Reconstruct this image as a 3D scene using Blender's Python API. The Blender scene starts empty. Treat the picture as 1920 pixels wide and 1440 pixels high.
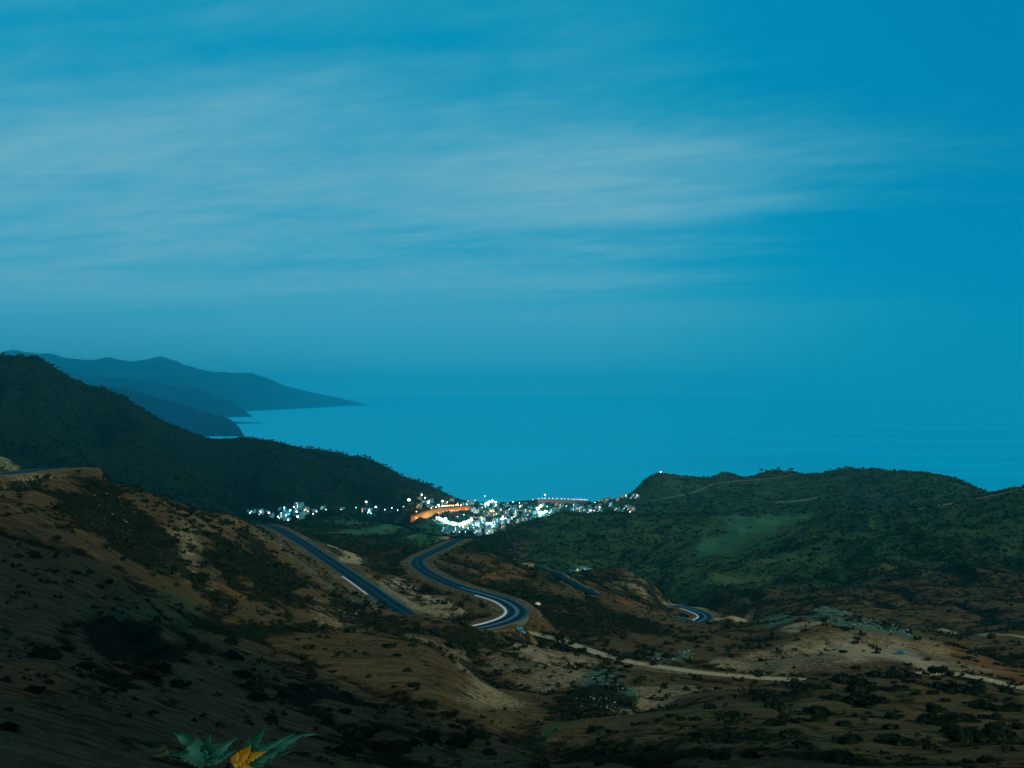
import bpy, math, random
import numpy as np
from mathutils import Vector, Matrix
random.seed(7); RNG = np.random.default_rng(7)
S = bpy.context.scene
COL = S.collection

# ------------------------------------------------------------------ camera
F = 2059.0; CX = 960.0; HZ = 735.0; H = 280.0      # focal length in photo pixels, horizon row, eye height above the sea
cam_d = bpy.data.cameras.new('camera'); cam = bpy.data.objects.new('camera', cam_d); COL.objects.link(cam)
cam.location = (0, 0, H); cam.rotation_euler = (math.radians(90), 0, 0)
cam_d.sensor_width = 36; cam_d.lens = 36 * F / 1920.0; cam_d.shift_y = (HZ - 720.0) / 1920.0
cam_d.clip_start = 0.1; cam_d.clip_end = 400000
S.camera = cam

# ------------------------------------------------------------------ world
SUN_EL, SUN_AZ = 25.0, 140.0        # azimuth measured from straight ahead, negative = left
w = bpy.data.worlds.new('World'); S.world = w; w.use_nodes = True
nt = w.node_tree; N = nt.nodes; L = nt.links; N.clear()
def nd(t, **k):
    n = N.new(t)
    for a, b in k.items(): setattr(n, a, b)
    return n
def wmath(op, a, b=None, c=None, clamp=False):
    n = nd('ShaderNodeMath', operation=op, use_clamp=clamp)
    for i, x in enumerate((a, b, c)):
        if x is None: continue
        if isinstance(x, (int, float)): n.inputs[i].default_value = x
        else: L.new(x, n.inputs[i])
    return n.outputs[0]
def wmix(f, a, b):
    n = nd('ShaderNodeMix', data_type='RGBA')
    for i, x in ((0, f), (6, a), (7, b)):
        if isinstance(x, (int, float)): n.inputs[i].default_value = x
        elif isinstance(x, tuple): n.inputs[i].default_value = (*x, 1)
        else: L.new(x, n.inputs[i])
    return n.outputs[2]
def wramp(x, a, b):
    n = nd('ShaderNodeMapRange', interpolation_type='SMOOTHSTEP'); L.new(x, n.inputs[0])
    n.inputs[1].default_value = a; n.inputs[2].default_value = b
    return n.outputs[0]
tc = nd('ShaderNodeTexCoord'); sp = nd('ShaderNodeSeparateXYZ'); L.new(tc.outputs['Generated'], sp.inputs[0])
sky = nd('ShaderNodeTexSky', sky_type='NISHITA', sun_disc=False)
sky.sun_elevation = math.radians(SUN_EL); sky.sun_rotation = math.radians(SUN_AZ)
sky.air_density = 1.0; sky.dust_density = 0.3; sky.ozone_density = 6.0
# blue hour tint of the clear sky
tint = nd('ShaderNodeMix', data_type='RGBA', blend_type='MULTIPLY'); tint.inputs[0].default_value = 1
L.new(sky.outputs[0], tint.inputs[6]); tint.inputs[7].default_value = (0.0, 0.62, 0.86, 1)
# high thin cloud on a flat layer: direction / height gives streaks that run to the horizon
base = wmix(wramp(sp.outputs[0], 0.05, 0.50), (0.0, 3.1, 5.0), (0.0, 2.45, 4.5))
clear = wmix(0.75, tint.outputs[2], base)
zc = wmath('MAXIMUM', sp.outputs[2], 0.0)
den = wmath('ADD', zc, 0.075)
px_ = wmath('DIVIDE', sp.outputs[0], den); py_ = wmath('DIVIDE', sp.outputs[1], den)
cmb = nd('ShaderNodeCombineXYZ'); L.new(px_, cmb.inputs[0]); L.new(py_, cmb.inputs[1])
def cloud(rot, sx, sy, scale, detail, rough, dist, loc=(0, 0, 0)):
    m = nd('ShaderNodeMapping', vector_type='TEXTURE'); L.new(cmb.outputs[0], m.inputs[0]); m.inputs['Rotation'].default_value = (0, 0, math.radians(rot))
    m.inputs['Scale'].default_value = (1 / sx, 1 / sy, 1); m.inputs['Location'].default_value = loc
    n = nd('ShaderNodeTexNoise'); L.new(m.outputs[0], n.inputs[0]); n.inputs['Scale'].default_value = scale
    n.inputs['Detail'].default_value = detail; n.inputs['Roughness'].default_value = rough; n.inputs['Distortion'].default_value = dist
    return n.outputs[0]
c1 = cloud(-16, 0.24, 1.0, 0.55, 6, 0.52, 0.4, (12.9, 3.0, 0))
c2 = cloud(-10, 0.34, 1.0, 2.3, 9, 0.60, 0.5, (0.3, 5.2, 0))
c3 = cloud(-35, 0.5, 1.0, 7.0, 8, 0.62, 0.6, (1.3, 2.2, 0))
cc = wmath('ADD', wmath('ADD', wmath('MULTIPLY', c1, 0.67), wmath('MULTIPLY', c2, 0.22)), wmath('MULTIPLY', c3, 0.11))
left = wramp(sp.outputs[0], 0.46, 0.02)           # the veil thins out towards the right
cc = wmath('ADD', cc, wmath('MULTIPLY', wmath('SUBTRACT', left, 0.70), 0.26))
band = wramp(sp.outputs[2], 0.29, 0.19)
cc = wmath('ADD', cc, wmath('MULTIPLY', wmath('SUBTRACT', band, 0.66), 0.10))
cov = wramp(cc, 0.345, 0.70)
low = wramp(sp.outputs[2], -0.05, 0.10)
cov = wmath('MULTIPLY', cov, low, clamp=True)
# near the sea the streaks melt into an even veil, palest on the left
lm = wramp(sp.outputs[2], 0.135, 0.04)
cov = wmath('ADD', wmath('MULTIPLY', cov, wmath('SUBTRACT', 1.0, lm)), wmath('MULTIPLY', wmath('MULTIPLY', left, lm), 0.52))
skyc = wmix(wmath('MULTIPLY', cov, 0.9), clear, wmix(cov, (0.25, 4.0, 5.4), (2.2, 4.85, 5.8)))
# the overcast overhead, above the picture, is a brighter blue veil
skyc = wmix(wramp(sp.outputs[2], 0.36, 0.62), skyc, (0.3, 2.9, 5.8))
# towards the land behind the viewpoint the evening sky is dimmer and warmer
skyc = wmix(wramp(sp.outputs[1], 0.25, -0.45), skyc, (3.9, 3.0, 2.9))
bg = nd('ShaderNodeBackground'); L.new(skyc, bg.inputs[0]); bg.inputs[1].default_value = 0.10
wo = nd('ShaderNodeOutputWorld'); L.new(bg.outputs[0], wo.inputs[0])
# ------------------------------------------------------------------ sun
sd = bpy.data.lights.new('sun', 'SUN'); sd.energy = 2.5; sd.angle = math.radians(5); sd.color = (1.0, 0.84, 0.56)
so = bpy.data.objects.new('sun', sd); COL.objects.link(so)
_e, _a = math.radians(SUN_EL), math.radians(SUN_AZ)
sdir = Vector((math.sin(_a) * math.cos(_e), math.cos(_a) * math.cos(_e), math.sin(_e)))
so.rotation_euler = sdir.to_track_quat('Z', 'Y').to_euler(); so.location = (0, 0, 900)
# ------------------------------------------------------------------ exposure / sampling
S.view_settings.view_transform = 'Standard'; S.view_settings.look = 'None'
S.view_settings.exposure = 0.0; S.view_settings.gamma = 1.0
S.cycles.use_denoising = True; S.cycles.max_bounces = 5; S.cycles.diffuse_bounces = 2; S.cycles.glossy_bounces = 2
S.cycles.volume_bounces = 1; S.cycles.transmission_bounces = 2; S.cycles.transparent_max_bounces = 4

# ------------------------------------------------------------------ helpers
def at(px, py, Y):                      # the place seen at photo pixel (px, py) at depth Y metres
    return Vector(((px - CX) / F * Y, Y, H - (py - HZ) / F * Y))
def tag(o, label=None, cat=None, group=None, kind=None):
    if label: o['label'] = label
    if cat: o['category'] = cat
    if group: o['group'] = group
    if kind: o['kind'] = kind
    return o
def mesh_np(name, V, Fq, mat, parent=None, smooth=False, attrs=None):
    """V (n,3), Fq (m,k) arrays -> linked object"""
    V = np.asarray(V, dtype=np.float32); Fq = np.asarray(Fq, dtype=np.int32)
    me = bpy.data.meshes.new(name); n, k = Fq.shape
    me.vertices.add(len(V)); me.vertices.foreach_set('co', V.ravel())
    me.loops.add(n * k); me.loops.foreach_set('vertex_index', Fq.ravel())
    me.polygons.add(n); me.polygons.foreach_set('loop_start', np.arange(0, n * k, k, dtype=np.int32))
    if smooth: me.polygons.foreach_set('use_smooth', np.ones(n, dtype=bool))
    me.update(calc_edges=True)
    for an, av in (attrs or {}).items():
        a = me.attributes.new(an, 'FLOAT', 'POINT'); a.data.foreach_set('value', np.asarray(av, dtype=np.float32))
    for mm in (mat if isinstance(mat, (list, tuple)) else [mat]): me.materials.append(mm)
    o = bpy.data.objects.new(name, me); COL.objects.link(o)
    if parent: o.parent = parent
    return o
def hash2(ix, iy, seed):
    h = (ix.astype(np.int64) * 374761393 + iy.astype(np.int64) * 668265263 + seed * 1442695041) & 0xffffffff
    h = ((h ^ (h >> 13)) * 1274126177) & 0xffffffff
    return ((h ^ (h >> 16)) & 0xffffff) / float(0xffffff)
def perlin(x, y, seed=0):
    x0 = np.floor(x); y0 = np.floor(y); fx = x - x0; fy = y - y0
    sx = fx * fx * fx * (fx * (fx * 6 - 15) + 10); sy = fy * fy * fy * (fy * (fy * 6 - 15) + 10)
    def g(dx, dy):
        a = hash2(x0 + dx, y0 + dy, seed) * 2 * np.pi
        return np.cos(a) * (fx - dx) + np.sin(a) * (fy - dy)
    a = g(0, 0) * (1 - sx) + g(1, 0) * sx; b = g(0, 1) * (1 - sx) + g(1, 1) * sx
    return (a * (1 - sy) + b * sy) * 1.4
def fbm(x, y, lam, octs, seed=0, gain=.5):
    s = 0; a = 1.0
    for i in range(octs):
        s = s + a * perlin(x / lam + 17.3 * i, y / lam - 9.1 * i, seed + i); lam /= 2.03; a *= gain
    return s
def smooth01(x, a, b):
    t = np.clip((x - a) / (b - a), 0, 1); return t * t * (3 - 2 * t)
# ------------------------------------------------------------------ terrain: height field fitted to surveyed points
P = []                                   # (px, py, Y)
def pts(*a): P.extend(a)
def crest(drop, far, *a):                # a ridge line and the hidden ground falling away behind it
    P.extend(a); P.extend([(x, y + drop, Y * far) for x, y, Y in a[::2]])
crest(30, 1.13, (-400, 940, 260), (-150, 925, 340), (0, 904, 400), (70, 890, 440), (135, 881, 480), (180, 889, 500), (260, 915, 520), (330, 943, 560), (440, 971, 620), (500, 1003, 640))
crest(8, 1.05, (560, 1050, 610), (620, 1096, 560), (680, 1119, 515), (712, 1127, 498), (745, 1136, 478), (800, 1152, 450), (850, 1165, 438), (893, 1173, 436))
pts((0, 960, 330), (0, 1050, 250), (150, 1050, 290), (150, 1150, 220), (0, 1200, 170), (300, 1100, 320), (450, 1180, 320), (150, 1300, 140),
    (300, 1250, 190), (300, 1350, 140), (450, 1300, 200), (600, 1300, 220), (600, 1400, 165), (450, 1440, 125), (150, 1440, 90), (750, 1440, 150),
    (850, 1370, 220), (0, 1440, 75), (-400, 1440, 60), (-400, 1150, 140), (700, 1300, 260), (600, 1150, 430), (500, 1100, 430),
    (400, 1050, 430), (300, 1000, 430), (200, 950, 430), (100, 925, 400), (480, 1040, 560))
# dark convex spur and the lit slope at its right
crest(14, 1.08, (620, 1182, 380), (700, 1186, 372), (780, 1196, 360), (830, 1222, 335), (870, 1262, 310), (895, 1310, 285))
pts((770, 1260, 280), (820, 1300, 262), (900, 1230, 400), (950, 1290, 345), (1000, 1250, 380), (940, 1330, 290), (930, 1190, 440), (1040, 1300, 335))
# main road corridor
ROAD = [(380, 1010, 1100), (440, 990, 1010), (500, 985, 910), (560, 1014, 800), (620, 1054, 700), (680, 1095, 610), (740, 1137, 535), (800, 1171, 485), (868, 1181, 468), (925, 1172, 474),
        (962, 1158, 490), (969, 1144, 514), (945, 1127, 545), (905, 1114, 572), (860, 1101, 610), (815, 1082, 655), (788, 1065, 705), (782, 1052, 750), (797, 1042, 800), (830, 1027, 870), (862, 1012, 965), (880, 1012, 1050), (870, 1020, 1130)]
P.extend(ROAD)
pts((735, 1085, 655), (800, 1110, 580), (780, 1128, 535), (850, 1148, 508), (850, 1122, 555), (905, 1142, 512), (660, 1040, 800), (600, 1003, 1000), (640, 1020, 920), (700, 1030, 960), (750, 1020, 1080), (700, 1060, 790), (760, 1090, 645),
    (600, 975, 1480), (680, 968, 1720), (740, 985, 1500), (640, 990, 1250), (790, 1000, 1300), (830, 1003, 1180), (790, 1022, 980), (720, 1005, 1300),
    (450, 967, 1780), (530, 965, 1850), (560, 984, 1450), (600, 955, 1880))
# middle hill right of the road
crest(60, 1.12, (865, 1010, 980), (930, 1034, 960), (1000, 1060, 940), (1060, 1085, 900), (1110, 1083, 920), (1175, 1079, 900), (1235, 1105, 850), (1300, 1132, 800), (1345, 1150, 770))
pts((900, 1080, 700), (950, 1075, 760), (1000, 1110, 640), (1080, 1120, 660), (1150, 1110, 740), (1100, 1160, 570), (1000, 1160, 530), (1180, 1160, 620), (1200, 1195, 540), (1280, 1190, 600),
    (1100, 1195, 500), (1250, 1150, 710), (1050, 1235, 420), (1150, 1218, 455))
BEND = [(1262, 1136, 830), (1290, 1141, 790), (1318, 1152, 750), (1322, 1160, 722), (1300, 1168, 700), (1272, 1160, 715), (1240, 1156, 735)]
P.extend(BEND)
# stream course and dirt road flats
STREAM = [(905, 1432, 200), (960, 1400, 220), (1030, 1360, 260), (1090, 1320, 305), (1120, 1285, 345), (1150, 1255, 390), (1200, 1232, 435), (1270, 1222, 470), (1320, 1200, 520), (1350, 1182, 580), (1375, 1165, 650), (1385, 1160, 720)]
P.extend(STREAM)
DIRT = [(975, 1183, 490), (1040, 1198, 475), (1100, 1218, 450), (1160, 1236, 430), (1230, 1250, 418), (1310, 1261, 408), (1400, 1270, 400), (1510, 1276, 392), (1600, 1274, 392), (1700, 1264, 398), (1800, 1266, 402), (1920, 1291, 385), (2100, 1330, 360)]
P.extend(DIRT)
# knoll with the parked car
crest(25, 1.12, (1400, 1170, 640), (1460, 1150, 620), (1520, 1137, 610), (1580, 1148, 600), (1640, 1160, 590), (1730, 1195, 560))
pts((1510, 1167, 555), (1600, 1205, 500), (1690, 1223, 470), (1560, 1240, 430), (1420, 1240, 450), (1480, 1205, 495), (1800, 1243, 450), (1400, 1205, 540), (1590, 1180, 540), (1700, 1205, 510))
pts((1800, 1185, 640), (1920, 1175, 620), (1920, 1235, 500), (1850, 1215, 560), (2200, 1200, 500))
# right foreground slope
crest(10, 1.10, (1000, 1425, 205), (1100, 1352, 268), (1200, 1327, 290), (1300, 1306, 302), (1400, 1287, 320), (1500, 1271, 335), (1560, 1263, 345), (1700, 1261, 350), (1770, 1270, 350), (1920, 1300, 335), (2200, 1340, 300))
pts((1200, 1400, 200), (1400, 1360, 225), (1600, 1350, 232), (1800, 1350, 235), (1560, 1440, 160), (1100, 1440, 180), (1300, 1440, 165), (1900, 1440, 150), (2200, 1440, 130),
    (900, 1440, 190), (1200, 1295, 345), (1300, 1290, 348), (1080, 1335, 290))
# green hillside on the right
crest(18, 1.10, (920, 1003, 1480), (980, 982, 1580), (1050, 967, 1680), (1150, 962, 1740), (1250, 962, 1740), (1330, 960, 1700), (1480, 962, 1620), (1600, 960, 1560), (1750, 955, 1500), (1870, 931, 1450), (1920, 921, 1420), (2300, 860, 1300))
pts((980, 1045, 1250), (1060, 1065, 1180), (1150, 1040, 1350), (1250, 1000, 1520), (1350, 1012, 1400), (1240, 1092, 1120), (1400, 1062, 1130), (1540, 1022, 1200), (1500, 1100, 930), (1700, 1050, 1000), (1900, 1050, 950),
    (1900, 1130, 740), (1700, 1142, 760), (1550, 1125, 800), (1400, 1122, 900), (1370, 1155, 760), (1700, 990, 1250), (1450, 990, 1450), (2300, 1100, 800), (1200, 1075, 1180), (1480, 1058, 1080), (1620, 1015, 1170), (1330, 1090, 1020), (1560, 1070, 1040))
# back shelf and headland
pts((1220, 950, 2100), (1400, 950, 2050), (1600, 945, 1950), (1500, 935, 2200), (1300, 932, 2300), (1750, 938, 1850))
crest(55, 1.12, (1200, 926, 2440), (1204, 905, 2480), (1215, 894, 2500), (1240, 888, 2520), (1290, 893, 2520), (1330, 894, 2520), (1364, 882, 2520), (1396, 894, 2520), (1440, 881, 2520), (1490, 886, 2520), (1530, 891, 2500),
      (1580, 878, 2480), (1640, 880, 2450), (1740, 888, 2380), (1800, 899, 2300), (1870, 930, 2200), (1950, 960, 2100))
pts((1187, 930, 2440), (1187, 932, 2550))
# town ground and shore
pts((880, 946, 2450), (920, 942, 2650), (960, 942, 2600), (1000, 940, 2700), (1015, 939, 2500), (1060, 941, 2480), (1100, 943, 2470), (1150, 936, 2450), (900, 960, 2200), (840, 975, 1950), (860, 990, 1740),
    (900, 1002, 1600), (960, 984, 1850), (1000, 972, 2020), (1050, 960, 2200), (1100, 956, 2250), (1160, 952, 2250), (780, 975, 2000), (830, 955, 2250), (800, 1005, 1500), (760, 962, 2050))
# dark mountain on the left
crest(60, 1.16, (-400, 600, 2250), (-200, 640, 2280), (0, 675, 2300), (60, 682, 2320), (100, 695, 2340), (150, 717, 2360), (200, 742, 2380), (250, 765, 2400), (300, 786, 2450), (350, 806, 2500), (400, 821, 2550), (455, 820, 2600),
      (520, 829, 2650), (560, 840, 2680), (600, 844, 2700), (650, 855, 2700), (690, 859, 2680), (730, 880, 2660), (770, 904, 2640), (800, 911, 2610), (840, 928, 2590), (870, 939, 2590))
pts((-400, 860, 1300), (0, 860, 1450), (0, 780, 1900), (120, 800, 1900), (-300, 750, 1900), (150, 890, 1500), (200, 850, 1850), (350, 880, 2000), (450, 895, 2150), (560, 895, 2200), (650, 908, 2250), (740, 922, 2280),
    (300, 930, 1600), (440, 950, 1900), (560, 945, 1950), (660, 950, 2000), (760, 946, 2150), (840, 942, 2350), (300, 840, 2200), (420, 860, 2350))
for x in range(-400, 2400, 150):          # the land ends in the sea
    P.append((x, HZ + 300 * F / 3600, 3600)); P.append((x, HZ + 300 * F / 3150, 3150))
P = np.array(P, float)
def coord(u, Y): return np.stack([np.asarray(u) * 2.0, np.log(Y)], -1)
_c = coord((P[:, 0] - CX) / F, P[:, 2]); _v = P[:, 1] - HZ
def ker(a, b): return np.sqrt(((a[:, None, :] - b[None]) ** 2).sum(-1) + 0.012 ** 2)
_A = ker(_c, _c) - np.eye(len(_c)) * 0.0015
_n = len(_c); _M = np.zeros((_n + 3, _n + 3)); _M[:_n, :_n] = _A; _M[:_n, _n] = 1; _M[:_n, _n + 1:] = _c; _M[_n, :_n] = 1; _M[_n + 1:, :_n] = _c.T
_w = np.linalg.solve(_M, np.concatenate([_v, np.zeros(3)]))
def rbf(u, Y):
    q = coord(u, Y).reshape(-1, 2).astype(np.float32); out = np.empty(len(q)); cf = _c.astype(np.float32); wf = _w[:_n].astype(np.float32)
    for i in range(0, len(q), 20000):
        s = q[i:i + 20000]
        d = np.sqrt((s[:, None, 0] - cf[None, :, 0]) ** 2 + (s[:, None, 1] - cf[None, :, 1]) ** 2 + np.float32(0.012 ** 2))
        out[i:i + 20000] = d @ wf + _w[_n] + s @ _w[_n + 1:]
    return out.reshape(np.shape(u))
NU, NY = 960, 960
us = np.linspace(-0.66, 0.66, NU)
ly = np.concatenate([np.linspace(math.log(2.0), math.log(60), 60, endpoint=False), np.linspace(math.log(60), math.log(3500), NY - 60)])
Ys = np.exp(ly)
U, YY = np.meshgrid(us, Ys)              # rows: depth, cols: u
X = U * YY
Vv = rbf(U, np.maximum(YY, 60))
Z = H - np.maximum(YY, 60) * Vv / F
near = smooth01(np.log(YY), math.log(2.0), math.log(60))
Z0 = H - 1.75 + 0.25 * fbm(X, YY, 3, 3, 50)
Z = np.where(YY < 60, Z0 * (1 - near) + Z * near, Z)
# relief detail, each octave only where the distance can carry it
lam = 260.0; k = 0
while lam > 1.4:
    amp = 0.020 * lam * smooth01(YY, 1.6 * lam, 5.0 * lam) * (1 - 0.75 * smooth01(YY, 14 * lam, 40 * lam))
    if lam > 90: amp = amp * 0.55
    Z = Z + amp * perlin(X / lam + 3.7 * k, YY / lam + 1.9 * k, 100 + k); lam /= 1.9; k += 1
# gullies and spurs running down the mountain and the green hillside
mtn = smooth01(YY, 1400, 1900) * smooth01(-X / YY, 0.03, 0.10)
def ridged(x, y, lam, seed): return 1 - 2 * np.abs(perlin(x / lam, y / lam, seed))
wx = X + 60 * perlin(X / 300, YY / 300, 5); 
g = ridged((wx + 0.62 * (YY - 2300)) * 1.0, YY * 0.22, 215, 6) * 0.75 + ridged(wx + 0.5 * YY, YY * 0.35, 70, 7) * 0.25
belly = np.clip((2650 - YY) / 700, 0, 1) * np.clip((YY - 1500) / 400, 0, 1)
Z = Z + mtn * belly * (g - 0.35) * 85
grn = smooth01(YY, 760, 1000) * (1 - smooth01(YY, 1500, 1750)) * smooth01(U, -0.02, 0.06)
g2 = ridged(X * 0.8 + YY * 0.45, YY * 0.5 - X * 0.2, 120, 9) * 0.6 + ridged(X + YY * 0.5, YY * 0.6, 48, 10) * 0.4
Z = Z + grn * (g2 - 0.4) * 19

# rain gullies in the nearer slopes
nearm = smooth01(YY, 90, 170) * (1 - smooth01(YY, 900, 1150)); wx = X + 9 * perlin(X / 37, YY / 37, 61); wy = YY + 9 * perlin(X / 37 + 5, YY / 37 + 3, 62)
ch1 = np.exp(-(perlin(wx / 52 + wy / 90, wy / 130 - wx / 200, 63) * 7.5) ** 2); ch2 = np.exp(-(perlin(wx / 19 + wy / 40, wy / 55 - wx / 70, 64) * 5.5) ** 2)
gate = smooth01(perlin(X / 120, YY / 120, 65), -.25, .25)
Z = Z - nearm * (ch1 * 2.0 * np.clip(YY / 350, .35, 1.5) + ch2 * .7 * gate * np.clip(YY / 350, .3, 1.4))
# ---- roads cut level benches into the slope
def spline(pp, step=3.0):
    Q = np.array([tuple(at(*p)) for p in pp]); Q = np.vstack([2 * Q[0] - Q[1], Q, 2 * Q[-1] - Q[-2]]); out = []
    for i in range(1, len(Q) - 2):
        n = max(2, int(np.linalg.norm(Q[i + 1] - Q[i]) / step)); t = np.linspace(0, 1, n, endpoint=False)[:, None]
        a, b, c, d = Q[i - 1], Q[i], Q[i + 1], Q[i + 2]
        out.append(0.5 * (2 * b + (c - a) * t + (2 * a - 5 * b + 4 * c - d) * t ** 2 + (3 * b - a - 3 * c + d) * t ** 3))
    out = np.vstack(out + [Q[-2:-1]])
    for _ in range(14): out[1:-1, 2] = (out[:-2, 2] + 2 * out[1:-1, 2] + out[2:, 2]) / 4
    return out
def near_line(line, R):                  # for grid vertices within R of the line: flat index, distance, height of the line
    idx = []; 
    lo = line.min(0) - R; hi = line.max(0) + R
    cand = np.nonzero((X.ravel() > lo[0]) & (X.ravel() < hi[0]) & (YY.ravel() > lo[1]) & (YY.ravel() < hi[1]))[0]
    gx = X.ravel()[cand]; gy = YY.ravel()[cand]; best = np.full(len(cand), 1e9); bz = np.zeros(len(cand)); side = np.zeros(len(cand))
    for i in range(len(line) - 1):
        a, b = line[i], line[i + 1]
        m = np.nonzero((gx > min(a[0], b[0]) - R) & (gx < max(a[0], b[0]) + R) & (gy > min(a[1], b[1]) - R) & (gy < max(a[1], b[1]) + R))[0]
        if not len(m): continue
        d = b[:2] - a[:2]; t = np.clip(((gx[m] - a[0]) * d[0] + (gy[m] - a[1]) * d[1]) / (d @ d), 0, 1)
        dd = np.hypot(gx[m] - a[0] - t * d[0], gy[m] - a[1] - t * d[1]); k = dd < best[m]
        best[m[k]] = dd[k]; bz[m[k]] = (a[2] + t * (b[2] - a[2]))[k]
    k = best < R
    return cand[k], best[k], bz[k]
UPPER = [(-500, 905, 330), (-200, 898, 370), (-60, 893, 400), (0, 890, 420), (50, 884.5, 445), (100, 879, 480), (150, 878, 530)]
R_MAIN, R_BEND, R_DIRT, R_UP = spline(ROAD), spline(BEND), spline(DIRT), spline(UPPER)
R_BACK = [spline(p, 12) for p in (
    [(1190, 935, 2300), (1230, 934, 2280), (1300, 930, 2330), (1340, 925, 2380), (1420, 926, 2380), (1475, 923, 2400)],
    [(1445, 938, 2120), (1500, 935, 2130), (1560, 932, 2150), (1600, 935, 2100), (1640, 941, 2020), (1710, 946, 1960)],
    [(1720, 968, 1380), (1780, 963, 1400), (1850, 960, 1400), (1960, 957, 1380)])]
zr = Z.ravel()
ROADS = [(R_MAIN, 8.2, 13, 'm'), (R_BEND, 7.5, 10, 'm'), (R_DIRT, 4.6, 7, 'd'), (R_UP, 8.0, 7, 'm')] + [(r, 7, 14, 'd') for r in R_BACK]
# let the lines follow the fitted ground where they were only estimated
def ground(x, y):
    x = np.asarray(x, float); y = np.asarray(y, float)
    fu = np.clip((x / y - us[0]) / (us[1] - us[0]), 0, NU - 1.001); fy = np.clip(np.interp(np.log(y), ly, np.arange(NY)), 0, NY - 1.001)
    i = fu.astype(int); j = fy.astype(int); a = fu - i; b = fy - j
    return Z[j, i] * (1 - a) * (1 - b) + Z[j, i + 1] * a * (1 - b) + Z[j + 1, i] * (1 - a) * b + Z[j + 1, i + 1] * a * b
for r in R_BACK: r[:, 2] = ground(r[:, 0], r[:, 1])
for r in R_BACK:
    for _ in range(6): r[1:-1, 2] = (r[:-2, 2] + r[2:, 2]) / 2
roadd = np.full(Z.size, 99.0)
for line, hw, fall, kind in ROADS:
    i, d, z = near_line(line, hw + fall)
    t = 1 - smooth01(d, hw, hw + fall); zr[i] = zr[i] * (1 - t) + z * t
    if kind == 'm': roadd[i] = np.minimum(roadd[i], d - hw)
Z = zr.reshape(Z.shape)
# visible ground under a photo pixel
PYG = HZ + (H - Z) / YY * F
def hit(px, py, ymin=0):
    u = (px - CX) / F; fu = (u - us[0]) / (us[1] - us[0]); i = int(np.clip(fu, 0, NU - 2)); a = fu - i
    col = PYG[:, i] * (1 - a) + PYG[:, i + 1] * a
    j = np.nonzero((col <= py) & (Ys > max(ymin, 20)))[0]
    if not len(j): return None
    j = j[0]
    if j == 0: Y = Ys[0]
    else:
        c0, c1 = col[j - 1], col[j]; t = 0 if c0 <= c1 or c0 < py else (c0 - py) / (c0 - c1); Y = Ys[j - 1] + t * (Ys[j] - Ys[j - 1])
    return Vector((u * Y, Y, float(ground(u * Y, Y))))
# ------------------------------------------------------------------ material helper
class M:
    def __init__(s, name):
        s.m = bpy.data.materials.new(name); s.m.use_nodes = True; s.t = s.m.node_tree; s.t.nodes.clear()
        s.out = s.n('ShaderNodeOutputMaterial'); s.b = s.n('ShaderNodeBsdfPrincipled'); s.l(s.b.outputs[0], s.out.inputs[0])
        s.co = s.n('ShaderNodeTexCoord').outputs['Object']
    def n(s, t, **k):
        x = s.t.nodes.new(t)
        for a, b in k.items(): setattr(x, a, b)
        return x
    def l(s, a, b): s.t.links.new(a, b)
    def put(s, x, sock):
        if x is None: return
        if isinstance(x, (int, float)): sock.default_value = x
        elif isinstance(x, tuple): sock.default_value = (*x, 1) if len(x) == 3 and sock.type == 'RGBA' else x
        else: s.l(x, sock)
    def noise(s, scale, detail=4, rough=.55, dist=0, co=None, stretch=None):
        x = s.n('ShaderNodeTexNoise'); x.inputs['Scale'].default_value = scale; x.inputs['Detail'].default_value = detail
        x.inputs['Roughness'].default_value = rough; x.inputs['Distortion'].default_value = dist; c = co or s.co
        if stretch:
            mp = s.n('ShaderNodeMapping'); mp.inputs['Scale'].default_value = stretch[:3]
            if len(stretch) > 3: mp.inputs['Rotation'].default_value = (0, 0, stretch[3])
            s.l(c, mp.inputs[0]); c = mp.outputs[0]
        s.l(c, x.inputs[0]); return x.outputs[0]
    def math(s, op, a, b=None, clamp=False):
        x = s.n('ShaderNodeMath', operation=op, use_clamp=clamp); s.put(a, x.inputs[0]); s.put(b, x.inputs[1]); return x.outputs[0]
    def ramp(s, x, a, b, lo=0, hi=1):
        r = s.n('ShaderNodeMapRange', interpolation_type='SMOOTHSTEP'); s.put(x, r.inputs[0])
        for i, v in enumerate((a, b, lo, hi)): s.put(v, r.inputs[i + 1])
        return r.outputs[0]
    def mix(s, f, a, b):
        x = s.n('ShaderNodeMix', data_type='RGBA'); s.put(f, x.inputs[0]); s.put(a, x.inputs[6]); s.put(b, x.inputs[7]); return x.outputs[2]
    def attr(s, n): x = s.n('ShaderNodeAttribute', attribute_name=n); return x.outputs['Fac']
    def set(s, col=None, rough=.8, spec=.2, **k):
        s.put(col, s.b.inputs['Base Color']); s.put(rough, s.b.inputs['Roughness']); s.b.inputs['Specular IOR Level'].default_value = spec
        for a, b in k.items(): s.put(b, s.b.inputs[a.replace('_', ' ')])
        return s
    def bump(s, h, strength, dist):
        x = s.n('ShaderNodeBump'); x.inputs['Strength'].default_value = strength; x.inputs['Distance'].default_value = dist
        s.l(h, x.inputs['Height']); s.l(x.outputs[0], s.b.inputs['Normal']); return s
def plain(name, col, rough=.7, spec=.3, var=.25, scale=2.0, emit=None, es=0, metal=0):
    m = M(name); n = m.noise(scale, 4)
    c = m.mix(n, tuple(x * (1 - var) for x in col), tuple(x * (1 + var) for x in col)); m.set(c, rough, spec, Metallic=float(metal))
    if emit: m.b.inputs['Emission Color'].default_value = (*emit, 1); m.b.inputs['Emission Strength'].default_value = es
    return m.m
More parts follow.
